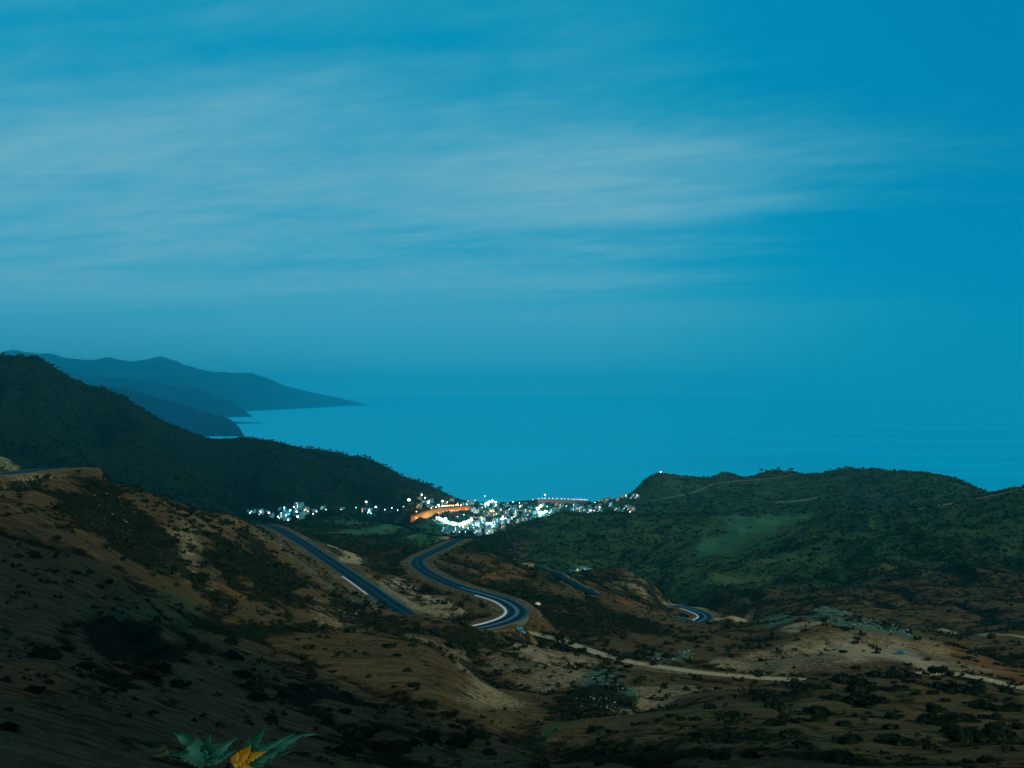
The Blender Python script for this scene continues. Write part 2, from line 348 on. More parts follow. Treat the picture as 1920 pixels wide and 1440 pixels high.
# ------------------------------------------------------------------ ground cover zones (where soil, scrub, grass, scree lie on the ground)
XF, YF = X.ravel(), YY.ravel()
warp = (fbm(X, YY, 60, 5, 300) * 1.0).ravel()
def zone(poly, soft=10, wob=16, ymin=0):
    Q = []
    for p in poly:
        h = at(*p) if len(p) == 3 else hit(p[0], p[1], ymin)
        if h is None: h = at(p[0], p[1], 2400)
        Q.append((h.x, h.y))
    Q = np.array(Q); sc = Q[:, 1].mean() / 450.0; soft *= sc; wob *= sc; R = soft + wob * 2
    c = np.nonzero((XF > Q[:, 0].min() - R) & (XF < Q[:, 0].max() + R) & (YF > Q[:, 1].min() - R) & (YF < Q[:, 1].max() + R))[0]
    x, y = XF[c], YF[c]; d = np.full(len(c), 1e9); ins = np.zeros(len(c), bool)
    for i in range(len(Q)):
        a, b = Q[i], Q[(i + 1) % len(Q)]; e = b - a; L2 = max(e @ e, 1e-6)
        t = np.clip(((x - a[0]) * e[0] + (y - a[1]) * e[1]) / L2, 0, 1); d = np.minimum(d, np.hypot(x - a[0] - t * e[0], y - a[1] - t * e[1]))
        cr = ((a[1] > y) != (b[1] > y)) & (x < (b[0] - a[0]) * (y - a[1]) / (b[1] - a[1] + 1e-12) + a[0]); ins ^= cr
    s = np.where(ins, d, -d) + wob * warp[c]
    return c, smooth01(s, -soft, soft)
A = {k: np.zeros(Z.size) for k in ('scrub', 'pale', 'grass', 'scree', 'red')}
def paint(kind, val, poly, soft=8, wob=12, ymin=0):
    c, m = zone(poly, soft, wob, ymin); A[kind][c] = A[kind][c] * (1 - m) + val * m
A['scrub'][:] = 0.25 + 0.62 * smooth01(YF, 700, 1000) 
A['scrub'][YF < 330] = 0.18
A['pale'][:] = 0.08
far_m = smooth01(YF, 1250, 1500) * smooth01(-XF / YF, 0.05, 0.12); A['scrub'] = A['scrub'] * (1 - far_m) + 1.0 * far_m
A['scrub'] += (nearm * (ch1 * .5 + ch2 * gate * .3)).ravel()
# left hill
paint('scrub', .95, [(100, 925), (190, 900), (300, 985), (330, 1030), (310, 1085), (240, 1050), (200, 1010), (130, 985)])
paint('scree', .75, [(110, 920), (210, 925), (260, 960), (250, 1010), (180, 1005), (130, 960)])
paint('scrub', .95, [(380, 1010), (470, 1015), (560, 1080), (560, 1130), (500, 1140), (440, 1090), (390, 1060)])
paint('pale', .75, [(290, 990), (330, 975), (420, 1000), (380, 1060), (400, 1120), (330, 1100), (300, 1050)])
paint('red', .8, [(395, 1085), (440, 1095), (500, 1130), (450, 1130)])
paint('red', .8, [(490, 1030), (530, 1045), (560, 1090), (520, 1070)])
paint('pale', .5, [(250, 920), (430, 975), (470, 1010), (360, 990)])
paint('pale', .9, [(0, 912), (70, 898), (125, 888), (120, 893), (60, 908), (0, 925)], 3, 3)
paint('grass', .5, [(240, 1095), (420, 1130), (380, 1180), (180, 1170)])
paint('pale', .5, [(470, 1000), (515, 1005), (640, 1105), (620, 1110), (560, 1060)], 5, 4)
paint('pale', .5, [(560, 1100), (700, 1140), (760, 1180), (600, 1170)])
paint('scree', .8, [(640, 1110), (700, 1150), (720, 1175), (640, 1150)])
paint('scrub', .9, [(600, 1110), (680, 1130), (760, 1175), (720, 1185), (640, 1165)])
paint('scrub', .9, [(420, 1160), (600, 1175), (610, 1190), (500, 1195), (400, 1185)])
paint('red', .7, [(0, 1245), (120, 1240), (130, 1290), (40, 1300), (0, 1310)])
paint('scrub', .95, [(160, 1180), (290, 1170), (320, 1230), (300, 1290), (230, 1260)])
# centre slopes
paint('pale', .72, [(760, 1186), (800, 1194), (900, 1270), (985, 1325), (900, 1335), (850, 1305), (845, 1245), (800, 1208)], 9, 9)
paint('pale', .7, [(800, 1190), (880, 1195), (960, 1260), (1020, 1310), (930, 1290)])
paint('pale', .55, [(930, 1200), (1100, 1240), (1140, 1262), (1100, 1300), (1020, 1300), (960, 1240)])
paint('scree', 1., [(1105, 1260), (1160, 1250), (1165, 1320), (1120, 1330), (1090, 1310)], 5, 8)
paint('scree', .9, [(1200, 1225), (1320, 1210), (1310, 1240), (1210, 1245)], 5, 6)
paint('scrub', .9, [(1060, 1310), (1110, 1300), (1120, 1345), (1060, 1345)])
paint('pale', .8, [(1180, 1290), (1300, 1285), (1400, 1290), (1250, 1310), (1150, 1345), (1080, 1350), (1130, 1310)])
paint('grass', .6, [(960, 1390), (1060, 1345), (1120, 1350), (1020, 1420), (960, 1440)])
paint('pale', .75, [(900, 1190), (990, 1190), (1130, 1235), (1150, 1255), (1090, 1270), (1010, 1300), (950, 1260), (900, 1230)])
paint('pale', .5, [(985, 1183), (1100, 1212), (1230, 1244), (1330, 1258), (1330, 1270), (1220, 1262), (1100, 1232), (990, 1196)], 3, 3)
paint('pale', .55, [(820, 1180), (900, 1180), (960, 1215), (1000, 1280), (960, 1300), (900, 1240)])
paint('pale', .6, [(640, 1150), (760, 1165), (850, 1185), (760, 1190), (660, 1180)])
paint('pale', .65, [(1330, 1240), (1420, 1215), (1460, 1235), (1400, 1262)])
# cuttings by the road
paint('pale', .8, [(700, 1085), (740, 1080), (810, 1105), (870, 1145), (850, 1165), (780, 1145), (710, 1110)], 4, 3)
paint('red', .5, [(790, 1120), (850, 1140), (870, 1165), (800, 1160)], 4, 3)
paint('red', .7, [(640, 1035), (690, 1070), (730, 1085), (700, 1095), (660, 1065)], 4, 3)
paint('red', .8, [(880, 1040), (1000, 1075), (960, 1110), (860, 1080)])
paint('scrub', .75, [(800, 1050), (1000, 1120), (1200, 1160), (1300, 1190), (1180, 1195), (1000, 1150), (900, 1105), (830, 1080)])
paint('pale', .8, [(1100, 1085), (1180, 1080), (1240, 1105), (1340, 1150), (1260, 1140), (1150, 1110)])
paint('red', .7, [(1180, 1095), (1260, 1130), (1330, 1165), (1240, 1160), (1160, 1130)])
paint('scree', .5, [(880, 1120), (915, 1135), (905, 1160), (880, 1165)], 3, 2)
paint('grass', .9, [(570, 970, 1500), (660, 965, 1750), (740, 968, 1800), (740, 990, 1480), (640, 992, 1250), (590, 985, 1400)], 20, 10)
paint('scrub', .35, [(570, 970, 1500), (660, 965, 1750), (740, 968, 1800), (740, 990, 1480), (640, 992, 1250), (590, 985, 1400)], 20, 10)
paint('grass', .8, [(770, 985), (850, 985), (860, 1010), (800, 1035), (760, 1010)])
paint('scrub', .4, [(770, 985), (850, 985), (860, 1010), (800, 1035), (760, 1010)])
paint('scrub', .7, [(560, 985), (600, 985), (760, 1025), (790, 1060), (740, 1080), (640, 1030)])
# right hills
paint('grass', 1., [(1345, 965), (1440, 962), (1530, 968), (1450, 1010), (1400, 1040), (1290, 1075), (1290, 1040)], 14, 14)
paint('scrub', .15, [(1345, 965), (1440, 962), (1530, 968), (1450, 1010), (1400, 1040), (1290, 1075), (1290, 1040)], 8, 6)
paint('pale', .7, [(1260, 1100), (1400, 1058), (1540, 1022), (1470, 1060), (1380, 1090), (1290, 1115)])
paint('scrub', .5, [(1260, 1100), (1400, 1058), (1540, 1022), (1470, 1060), (1380, 1090), (1290, 1115)])
paint('red', .8, [(1440, 1125), (1500, 1118), (1510, 1135), (1450, 1145)]); paint('red', .5, [(1810, 1060), (1850, 1030), (1860, 1060), (1820, 1075)])
paint('grass', .45, [(1650, 900), (1780, 900), (1850, 930), (1700, 935)])
# knoll
paint('scree', .95, [(1400, 1168), (1520, 1137), (1640, 1160), (1730, 1197), (1640, 1190), (1560, 1170), (1500, 1160), (1430, 1185)], 5, 8)
paint('scrub', .55, [(1500, 1150), (1720, 1195), (1600, 1175)])
paint('pale', .62, [(1380, 1230), (1500, 1190), (1760, 1200), (1860, 1260), (1560, 1260), (1400, 1260)])
paint('scrub', .1, [(1380, 1230), (1500, 1190), (1760, 1200), (1860, 1260), (1560, 1260), (1400, 1260)])
paint('pale', 1., [(1560, 1205), (1690, 1205), (1760, 1245), (1800, 1262), (1720, 1255), (1650, 1232), (1600, 1240), (1520, 1225)], 5, 5)
paint('pale', .9, [(1460, 1180), (1520, 1163), (1545, 1168), (1480, 1190)], 3, 3)
paint('red', .9, [(1700, 1205), (1800, 1215), (1920, 1260), (1920, 1290), (1820, 1250)])
paint('red', .5, [(1750, 1150), (1920, 1150), (1920, 1250), (1800, 1210)])
paint('grass', .35, [(1130, 1350), (1500, 1280), (1920, 1320), (1920, 1440), (1050, 1440)])
paint('red', .6, [(1700, 1280), (1850, 1290), (1900, 1350), (1780, 1370), (1700, 1330)])
paint('red', .5, [(1600, 1420), (1920, 1400), (1920, 1440), (1580, 1440)])
A['scrub'] = np.where(roadd < 3, A['scrub'] * 0.1, A['scrub']); A['pale'] = np.where(roadd < 3.0, np.maximum(A['pale'], .45), A['pale'])
# town ground: bare, pale
paint('scrub', .35, [(870, 948, 2400), (1100, 945, 2450), (1190, 940, 2400), (1100, 955, 2200), (1000, 972, 1980), (900, 1000, 1620), (820, 985, 1800), (790, 965, 2050)], 30, 10)
# thin foot tracks and edges drawn as worn lines
def track(pp, width, kind='pale', val=1.0, ymin=0):
    Q = [hit(*p[:2], ymin) for p in pp]; Q = np.array([(q.x, q.y, q.z) for q in Q if q is not None])
    if len(Q) < 2: return
    i, d, z = near_line(Q, width * 2.2 * Q[:, 1].mean() / 450)
    m = 1 - smooth01(d, width * .5 * Q[:, 1].mean() / 450, width * 1.6 * Q[:, 1].mean() / 450); A[kind][i] = np.maximum(A[kind][i], val * m); A['scrub'][i] *= (1 - m * .9)
track([(515, 1010), (560, 1052), (620, 1100), (700, 1142)], 2, 'scree', .7)
track([(610, 1020), (640, 1030), (665, 1045), (650, 1052)], 4); track([(600, 1000), (660, 1000), (740, 985)], 5, 'grass')
track([(770, 1010), (820, 1000), (850, 995)], 2.5); track([(785, 1025), (830, 1012), (850, 1003)], 2.5)
track([(765, 1191), (800, 1200), (835, 1222), (870, 1256), (905, 1292), (950, 1320)], 4, 'pale', .6); track([(740, 1090), (800, 1118), (870, 1150)], 1.2); track([(920, 1040), (1000, 1060), (1060, 1082), (1110, 1115)], 3)
track([(1340, 1160), (1380, 1162), (1400, 1158)], 3); track([(1760, 1180), (1850, 1190), (1920, 1195)], 2)
track([(1780, 1230), (1850, 1255), (1920, 1275)], 1.5, 'red'); track([(120, 1226), (160, 1232), (200, 1242), (255, 1268)], .8, 'red', .8)
track([(1000, 1200), (1100, 1232), (1200, 1258)], 1.5, 'scrub', .9); track([(1240, 1280), (1300, 1285), (1400, 1288)], 1.4, 'red', .8)

D_SCRUB = A['scrub'].copy()
fr = smooth01(YF, 760, 1000) * smooth01(XF / YF, -.03, .03); A['grass'] = np.maximum(A['grass'], fr * .66); A['scrub'] = A['scrub'] * (1 - .42 * fr)
A['grass'] = np.maximum(A['grass'], far_m * .6)
# ------------------------------------------------------------------ terrain material
def terrain_mat():
    m = M('hillside_soil'); n1 = m.noise(.05, 6, .6); n2 = m.noise(.35, 6, .65); n3 = m.noise(1.6, 5, .7)
    nf = m.math('ADD', m.math('MULTIPLY', n1, .5), m.math('MULTIPLY', n2, .5))
    nfx = m.math('MULTIPLY', m.math('SUBTRACT', nf, .5), 2.2); n4 = m.noise(.9, 8, .75); fx = m.math('MULTIPLY', m.math('SUBTRACT', n4, .5), 2.6)
    st = m.noise(.16, 6, .7, .3, stretch=(.5, 2.6, 1, .25)); sx_ = m.math('MULTIPLY', m.math('SUBTRACT', st, .5), 1.6)
    br = lambda a, k1, k2: m.math('ADD', m.attr(a), m.math('ADD', m.math('MULTIPLY', nfx, k1), m.math('MULTIPLY', fx, k2)))
    soil = m.mix(m.ramp(m.math('ADD', .5, m.math('ADD', m.math('MULTIPLY', sx_, .7), m.math('MULTIPLY', fx, .35))), .25, .75), SOIL_D, SOIL_L)
    soil = m.mix(m.ramp(br('red', .8, .3), .45, .85), soil, SOIL_R)
    soil = m.mix(m.math('MULTIPLY', m.ramp(br('pale', .8, .8), .38, 1.05), .92), soil, m.mix(m.ramp(n3, .3, .7), tuple(v * .7 for v in SOIL_P), SOIL_P))
    soil = m.mix(m.ramp(br('grass', .6, .35), .25, .8), soil, m.mix(m.ramp(n4, .35, .65), GRASS, tuple(v * 1.9 for v in GRASS)))
    soil = m.mix(m.math('MULTIPLY', m.ramp(m.math('ADD', m.attr('grass'), m.math('MULTIPLY', nfx, .35)), .62, 1.0), .85), soil, (.034, .125, .062))
    soil = m.mix(m.ramp(br('scree', .5, 1.0), .62, .95), soil, m.mix(m.ramp(n3, .4, .6), tuple(v * .35 for v in SCREE), SCREE))
    blot = m.math('ADD', m.math('MULTIPLY', m.noise(.22, 7, .7, .4), .6), m.math('MULTIPLY', m.noise(.035, 4, .6), .4))
    sc = m.ramp(m.math('ADD', m.attr('scrub'), m.math('MULTIPLY', m.math('SUBTRACT', blot, .5), 3.2)), .45, .80)
    scol = m.mix(m.ramp(n4, .40, .62), SCRUB_D, SCRUB_L)
    c = m.mix(m.math('MULTIPLY', sc, .93), soil, scol)
    m.set(c, 1.0, .0); h = m.math('ADD', m.math('MULTIPLY', n2, 1.0), m.math('ADD', m.math('MULTIPLY', n3, .4), m.math('MULTIPLY', sc, .8)))
    m.bump(h, 1.0, 1.5); return m.m
SOIL_D = (.034, .027, .012); SOIL_L = (.112, .096, .042); SOIL_R = (.140, .082, .030); SOIL_P = (.35, .32, .175)
GRASS = (.014, .052, .022); SCREE = (.07, .19, .13); SCRUB_D = (.002, .006, .003); SCRUB_L = (.007, .022, .011)
MAT_T = terrain_mat()
Vt = np.stack([XF, YF, Z.ravel()], -1)
idx = np.arange(NU * NY).reshape(NY, NU)
Fq = np.stack([idx[:-1, :-1], idx[:-1, 1:], idx[1:, 1:], idx[1:, :-1]], -1).reshape(-1, 4)
fc_y = YF[Fq[:, 0]]; fc_u = (XF / YF)[Fq[:, 0]]; fz = Z.ravel()[Fq].max(1)
reg = np.zeros(len(Fq), int)
sel_m = (fc_y > 1500 + 0 * fc_u) & (fc_u < -0.045 + (fc_y - 2300) * 0.00001) & ((fc_y > 2120) | (fc_u < -0.27))
sel_h = (fc_y > 2180) & (fc_u > 0.108)
reg[sel_m] = 1; reg[sel_h] = 2; reg[fz < -25] = -1
for r, nm in ((0, 'terrain'), (1, 'mountain'), (2, 'headland_hills')):
    f = Fq[reg == r]; used, inv = np.unique(f, return_inverse=True)
    o = mesh_np(nm, Vt[used], inv.reshape(-1, 4), MAT_T, smooth=True, attrs={k: v[used] for k, v in A.items()})
    tag(o, kind='structure')
# ground behind the viewpoint, with an unseen hill added to shade the near slopes
gx, gy = np.meshgrid(np.concatenate([np.linspace(-700, -62, 60), np.linspace(-60, 60, 81), np.linspace(64, 950, 75)]), np.concatenate([np.linspace(-600, -30, 60), np.linspace(-29, 2, 42)]))
gz = H - 1.75 + .25 * fbm(gx, gy, 3, 3, 50)
gz = gz + 205 * smooth01(-gy, 4, 62) * smooth01(gx, -20, 165) * (1 - smooth01(gx, 185, 290)) * (1 + .12 * fbm(gx, gy, 160, 5, 52)) + 6 * fbm(gx, gy, 40, 4, 53) * smooth01(-gy, 15, 60)
gz = gz - 60 * smooth01(np.abs(gx), 4, 150) * smooth01(gy, -40, 2)
gi = np.arange(gx.size).reshape(gx.shape); gf = np.stack([gi[:-1, :-1], gi[:-1, 1:], gi[1:, 1:], gi[1:, :-1]], -1).reshape(-1, 4)
tag(mesh_np('ground', np.stack([gx.ravel(), gy.ravel(), gz.ravel()], -1), gf, MAT_T, smooth=True, attrs={k: np.full(gx.size, .2) for k in A}), kind='structure')

# ------------------------------------------------------------------ sea
def sea_mat():
    m = M('sea_water'); n = m.noise(1, 6, .6, co=m.co, stretch=(.012, .05, 1, .2)); n2 = m.noise(1, 3, .5, stretch=(.0006, .0025, 1, .12))
    m.set(m.mix(m.ramp(n2, .35, .65), (.0, .43, .66), (.0, .50, .76)), m.ramp(n2, .3, .7, .42, .5), .08); m.b.inputs['IOR'].default_value = 1.33
    m.bump(n, .02, .4); return m.m
sx = 59000.0
tag(mesh_np('sea', [(-sx, 700, 0), (sx, 700, 0), (sx, 59500, 0), (-sx, 59500, 0)], [(0, 1, 2, 3)], sea_mat()), kind='structure')

# ------------------------------------------------------------------ far coast, ridge behind ridge
def far_mat():  # scrub hills with the blue of the haze put into their base colour
    m = M('far_hill_haze_blue'); n = m.noise(.004, 8, .65); n2 = m.noise(.0012, 5, .6)
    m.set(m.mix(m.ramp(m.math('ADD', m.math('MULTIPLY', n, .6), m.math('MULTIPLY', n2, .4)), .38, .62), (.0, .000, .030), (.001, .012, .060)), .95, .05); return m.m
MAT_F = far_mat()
def coast(name, rows, seed, rough=.26):
    R = np.array(rows, float); s = np.linspace(0, 1, 420); t0 = np.linspace(0, 1, len(R)); R = np.stack([np.interp(s, t0, R[:, k]) for k in range(4)], -1)
    px, py, Yc, Yf = R.T; zc = H - (py - HZ) / F * Yc; T = np.concatenate([np.linspace(-1, 0, 70), np.linspace(0.04, 1, 20)])
    V = []
    for t in T:
        Yr = Yc + (Yc - Yf) * t; u = (px - CX) / F; x = u * Yr
        prof = (1 + t) ** .85 if t < 0 else (1 - t)
        zz = np.maximum(zc, 4) * prof
        lam = 0.09 * Yc.mean()
        nz = ridged(x / 1.0 + .5 * Yr, Yr * .35, lam, seed) * .6 + ridged(x + .3 * Yr, Yr * .5, lam * .4, seed + 1) * .3 + perlin(x / (lam * .12), Yr / (lam * .12), seed + 2) * .12
        zz = zz + (nz - .3) * rough * np.maximum(zc, 4) * min(1, 2.2 * (1 - abs(t))) * min(1, abs(t) * 6 + .10)
        V.append(np.stack([x, Yr, np.where(abs(t) == 1, -30, zz)], -1))
    V = np.array(V); n, k = V.shape[:2]; i = np.arange(n * k).reshape(n, k)
    f = np.stack([i[:-1, :-1], i[:-1, 1:], i[1:, 1:], i[1:, :-1]], -1).reshape(-1, 4)
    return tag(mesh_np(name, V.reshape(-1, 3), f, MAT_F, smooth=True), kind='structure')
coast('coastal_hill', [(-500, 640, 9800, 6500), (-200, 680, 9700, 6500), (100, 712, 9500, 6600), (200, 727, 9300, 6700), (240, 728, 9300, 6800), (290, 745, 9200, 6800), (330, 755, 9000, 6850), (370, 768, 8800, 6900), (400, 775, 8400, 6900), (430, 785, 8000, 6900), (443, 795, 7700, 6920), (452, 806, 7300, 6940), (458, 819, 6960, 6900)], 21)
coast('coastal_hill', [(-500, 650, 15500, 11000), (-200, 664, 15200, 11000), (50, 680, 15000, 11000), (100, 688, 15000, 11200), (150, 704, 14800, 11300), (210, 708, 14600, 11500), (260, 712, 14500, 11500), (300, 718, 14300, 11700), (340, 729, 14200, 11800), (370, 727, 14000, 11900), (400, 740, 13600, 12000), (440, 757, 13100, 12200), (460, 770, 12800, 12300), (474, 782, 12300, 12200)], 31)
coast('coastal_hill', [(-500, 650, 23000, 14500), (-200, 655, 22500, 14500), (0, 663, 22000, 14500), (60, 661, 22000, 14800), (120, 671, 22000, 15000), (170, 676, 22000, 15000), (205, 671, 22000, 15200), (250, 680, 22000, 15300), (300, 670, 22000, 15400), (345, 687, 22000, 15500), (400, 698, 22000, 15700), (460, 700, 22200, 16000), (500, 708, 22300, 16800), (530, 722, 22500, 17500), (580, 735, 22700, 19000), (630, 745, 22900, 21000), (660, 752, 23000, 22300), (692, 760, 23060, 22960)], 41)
0 and coast('coastal_hill', [(480, 735, 38000, 34000), (560, 735, 38000, 34500), (600, 734, 38000, 35000), (650, 738, 38000, 36000), (700, 742, 38000, 37000), (742, 749, 38200, 38000)], 51)
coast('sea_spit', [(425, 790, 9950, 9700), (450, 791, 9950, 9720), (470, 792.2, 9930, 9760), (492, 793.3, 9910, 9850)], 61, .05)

# ------------------------------------------------------------------ roads
def ribbon(line, off0, off1, dz, crown=0.0, i0=0, i1=None, thick=0.0, ns=4):
    L_ = line[i0:i1]; T_ = np.gradient(L_[:, :2], axis=0); T_ /= np.linalg.norm(T_, axis=1)[:, None] + 1e-9; Nn = np.stack([-T_[:, 1], T_[:, 0]], -1)
    offs = np.linspace(off0, off1, ns); V = []
    for o in offs:
        p = L_[:, :2] + Nn * o; z = L_[:, 2] + dz + crown * (1 - abs(o) / max(abs(off0), abs(off1), .1)); V.append(np.column_stack([p, z]))
    if thick: V = [V[0] - [0, 0, thick]] + V + [V[-1] - [0, 0, thick]]
    V = np.array(V).transpose(1, 0, 2); n, k = V.shape[:2]; i = np.arange(n * k).reshape(n, k)
    return V.reshape(-1, 3), np.stack([i[:-1, :-1], i[1:, :-1], i[1:, 1:], i[:-1, 1:]], -1).reshape(-1, 4)[:, ::-1]
def asphalt():
    m = M('asphalt'); n = m.noise(.08, 5, .6); n2 = m.noise(2.5, 4, .6)
    m.set(m.mix(m.math('ADD', m.math('MULTIPLY', n, .6), m.math('MULTIPLY', n2, .4)), (.0, .014, .022), (.004, .026, .036)), m.ramp(n, .3, .7, .7, .85), .03); return m.m
MAT_A = asphalt(); MAT_G = plain('gravel_shoulder', (.06, .10, .075), .95, .1, .35, .6); MAT_C = plain('pale_concrete', (.50, .55, .50), .8, .2, .2, .5)
MAT_D = plain('packed_dirt', (.25, .24, .13), .95, .1, .6, .5); MAT_W = plain('road_paint', (.03, .10, .12), .7, .2, .2, 1.0)
def road(name, line, hw, sh, lines=True):
    r = tag(mesh_np(name, *ribbon(line, -hw, hw, .22, .08, ns=7), MAT_A, smooth=True), kind='structure')
    for s in (-1, 1): mesh_np('gravel_shoulder', *ribbon(line, s * hw if s > 0 else -hw - sh, hw + sh if s > 0 else -hw, .17, 0, thick=2.5), MAT_G, parent=r)
    if lines:
        for s in (-1, 1): mesh_np('edge_line', *ribbon(line, s * (hw - .55) - .16, s * (hw - .55) + .16, .22 + .08 * .55 / hw + .014, ns=2), MAT_W, parent=r)
        mesh_np('centre_line', *ribbon(line, -.16, .16, .22 + .08 + .014, ns=2), MAT_W, parent=r)
    return r
rm = road('road', R_MAIN, 4.6, 1.0); rb = road('road', R_BEND, 4.6, 1.3); ru = road('road', R_UP, 4.6, 1.2)
tag(mesh_np('dirt_road', *ribbon(R_DIRT, -2.6, 2.6, .16, .05, ns=5), MAT_D, smooth=True), kind='structure')
MAT_D2 = plain('old_track', (.06, .09, .065), .95, .1, .4, .05)
for r in R_BACK: tag(mesh_np('dirt_road', *ribbon(r, -3.6, 3.6, 1.2, .1, ns=3, thick=4), MAT_D2, smooth=True), kind='structure')
def near_i(line, p): q = at(*p); return int(np.argmin(np.hypot(line[:, 0] - q.x, line[:, 1] - q.y)))
# pale concrete gutters round the inside of the hairpins, kerbs, barrier on the long straight
a, b = near_i(R_MAIN, ROAD[8]), near_i(R_MAIN, ROAD[13]); mesh_np('concrete_gutter', *ribbon(R_MAIN, 4.8, 6.3, .34, 0, a, b, .6, 3), MAT_C, parent=rm)
a, b = near_i(R_MAIN, (660, 1080, 640)), near_i(R_MAIN, (710, 1118, 570)); mesh_np('concrete_gutter', *ribbon(R_MAIN, -6.0, -4.8, .34, 0, a, b, .6, 3), MAT_C, parent=rm)
mesh_np('concrete_gutter', *ribbon(R_BEND, -6.0, -4.7, .34, 0, 12, -12, .6, 3), MAT_C, parent=rb)
MAT_LANE = plain('worn_lane', (.035, .075, .09), .5, .4, .2, .2)
a, b = near_i(R_MAIN, ROAD[8]), near_i(R_MAIN, ROAD[14]); mesh_np('painted_median', *ribbon(R_MAIN, -.9, 1.0, .22 + .08 + .008, 0, a, b, 0, 2), MAT_LANE, parent=rm)
mesh_np('painted_median', *ribbon(R_BEND, -.8, .8, .31, 0, 6, -6, 0, 2), MAT_LANE, parent=rb)

# steel guard rails on the outside of the bends
def guard_rail(line, off, i0, i1, label, step=3):
    L_ = line[i0:i1:2]; T_ = np.gradient(L_[:, :2], axis=0); T_ /= np.linalg.norm(T_, axis=1)[:, None]; Nn = np.stack([-T_[:, 1], T_[:, 0]], -1); p = L_[:, :2] + Nn * off
    r = bpy.data.objects.new('guard_rail', None); COL.objects.link(r); r.location = (p[0, 0], p[0, 1], L_[0, 2]); V = []
    for k in range(len(p)):
        for dn, dz in ((-.04, .45), (.04, .55), (.04, .75), (-.04, .82)): V.append((p[k, 0] + Nn[k, 0] * dn - p[0, 0], p[k, 1] + Nn[k, 1] * dn - p[0, 1], L_[k, 2] + dz - L_[0, 2]))
    f = [(k * 4 + j, k * 4 + (j + 1) % 4, k * 4 + 4 + (j + 1) % 4, k * 4 + 4 + j) for k in range(len(p) - 1) for j in range(4)]; mesh_np('rail', V, f, MAT_ST, r)
    bx = [(a, b, c) for c in (-.6, .8) for b in (-.07, .07) for a in (-.07, .07)]; ff = [(0, 2, 3, 1), (4, 5, 7, 6), (0, 1, 5, 4), (2, 6, 7, 3), (0, 4, 6, 2), (1, 3, 7, 5)]; me = None
    for k in range(0, len(p), step):
        if me is None: o = mesh_np('post', bx, ff, MAT_ST, r); me = o.data
        else: o = bpy.data.objects.new('post', me); COL.objects.link(o); o.parent = r
        o.location = (p[k, 0] - p[0, 0], p[k, 1] - p[0, 1], L_[k, 2] - L_[0, 2])
    tag(r, label, 'guard rail')
MAT_ST = plain('galvanised_steel', (.08, .13, .13), .5, .4, .15, 1)
guard_rail(R_MAIN, -6.2, near_i(R_MAIN, ROAD[8]), near_i(R_MAIN, ROAD[13]), 'steel guard rail round the outside of the near hairpin bend')
guard_rail(R_MAIN, 6.3, near_i(R_MAIN, ROAD[2]), near_i(R_MAIN, ROAD[6]), 'long straight guard rail on the downhill side of the left road')
guard_rail(R_MAIN, -6.2, near_i(R_MAIN, ROAD[15]), near_i(R_MAIN, ROAD[20]), 'guard rail along the far reach of the road towards the town')

# the old road dropping over the back of the middle hill
q_ = np.array([tuple(hit(*p)) for p in ((1003, 1061), (1022, 1070), (1045, 1081), (1070, 1094), (1092, 1106), (1112, 1117))]); t_ = np.linspace(0, 5, 60); q_ = np.column_stack([np.interp(t_, range(6), q_[:, k]) for k in range(3)])
for _ in range(12): q_[1:-1] = (q_[:-2] + 2 * q_[1:-1] + q_[2:]) / 4
q_[:, 2] = np.maximum(q_[:, 2], ground(q_[:, 0], q_[:, 1])); rs = tag(mesh_np('road', *ribbon(q_, -3.6, 3.6, .9, .05, ns=3, thick=3), MAT_A, smooth=False), kind='structure')
mesh_np('gravel_shoulder', *ribbon(q_, 3.6, 5.2, .9, 0, ns=2, thick=3), MAT_G, parent=rs)
# ------------------------------------------------------------------ vegetation
def leaf_mat(name, d, l, scale=.6):
    m = M(name); n = m.noise(scale, 5, .65); m.set(m.mix(m.ramp(n, .38, .62), d, l), .95, .0); return m.m
MAT_SH = leaf_mat('dark_heath_leaves', (.003, .008, .005), (.014, .030, .014)); MAT_SC = leaf_mat('scrub_leaves', (.001, .009, .006), (.010, .042, .025), .09)
MAT_BARK = plain('bark', (.05, .035, .02), .9, .1, .3, 3)
def clump(rng, n, lobes, leaf):          # leaf-sized faces through a lumpy dome of unit radius
    c = np.column_stack([rng.normal(0, .50, lobes), rng.normal(0, .42, lobes), rng.uniform(.10, .48, lobes)]); r = rng.uniform(.18, .50, lobes)
    c[0] = (0, 0, .28); r[0] = .55; k = rng.choice(lobes, n, p=r ** 2 / (r ** 2).sum())
    d = rng.normal(size=(n, 3)); d /= np.linalg.norm(d, axis=1)[:, None]; d[:, 2] = np.abs(d[:, 2]) * 1.1 - .12
    p = c[k] + d * (r[k] * rng.uniform(.72, 1.08, n) ** 1)[:, None]; p[:, 2] = np.maximum(p[:, 2] * .85, .0)
    return p, d
def leaves(rng, p, d, leaf):
    n = len(p); t = np.cross(d, rng.normal(size=(n, 3))); t /= np.linalg.norm(t, axis=1)[:, None] + 1e-9; b = np.cross(d, t) + d * rng.uniform(-.5, .8, (n, 1))
    s = leaf * rng.uniform(.5, 1.3, n)[:, None]
    V = np.stack([p - t * s * .5, p + t * s * .5, p + b * s], 1).reshape(-1, 3); return V, np.arange(n * 3).reshape(-1, 3)
SHRUBS = []
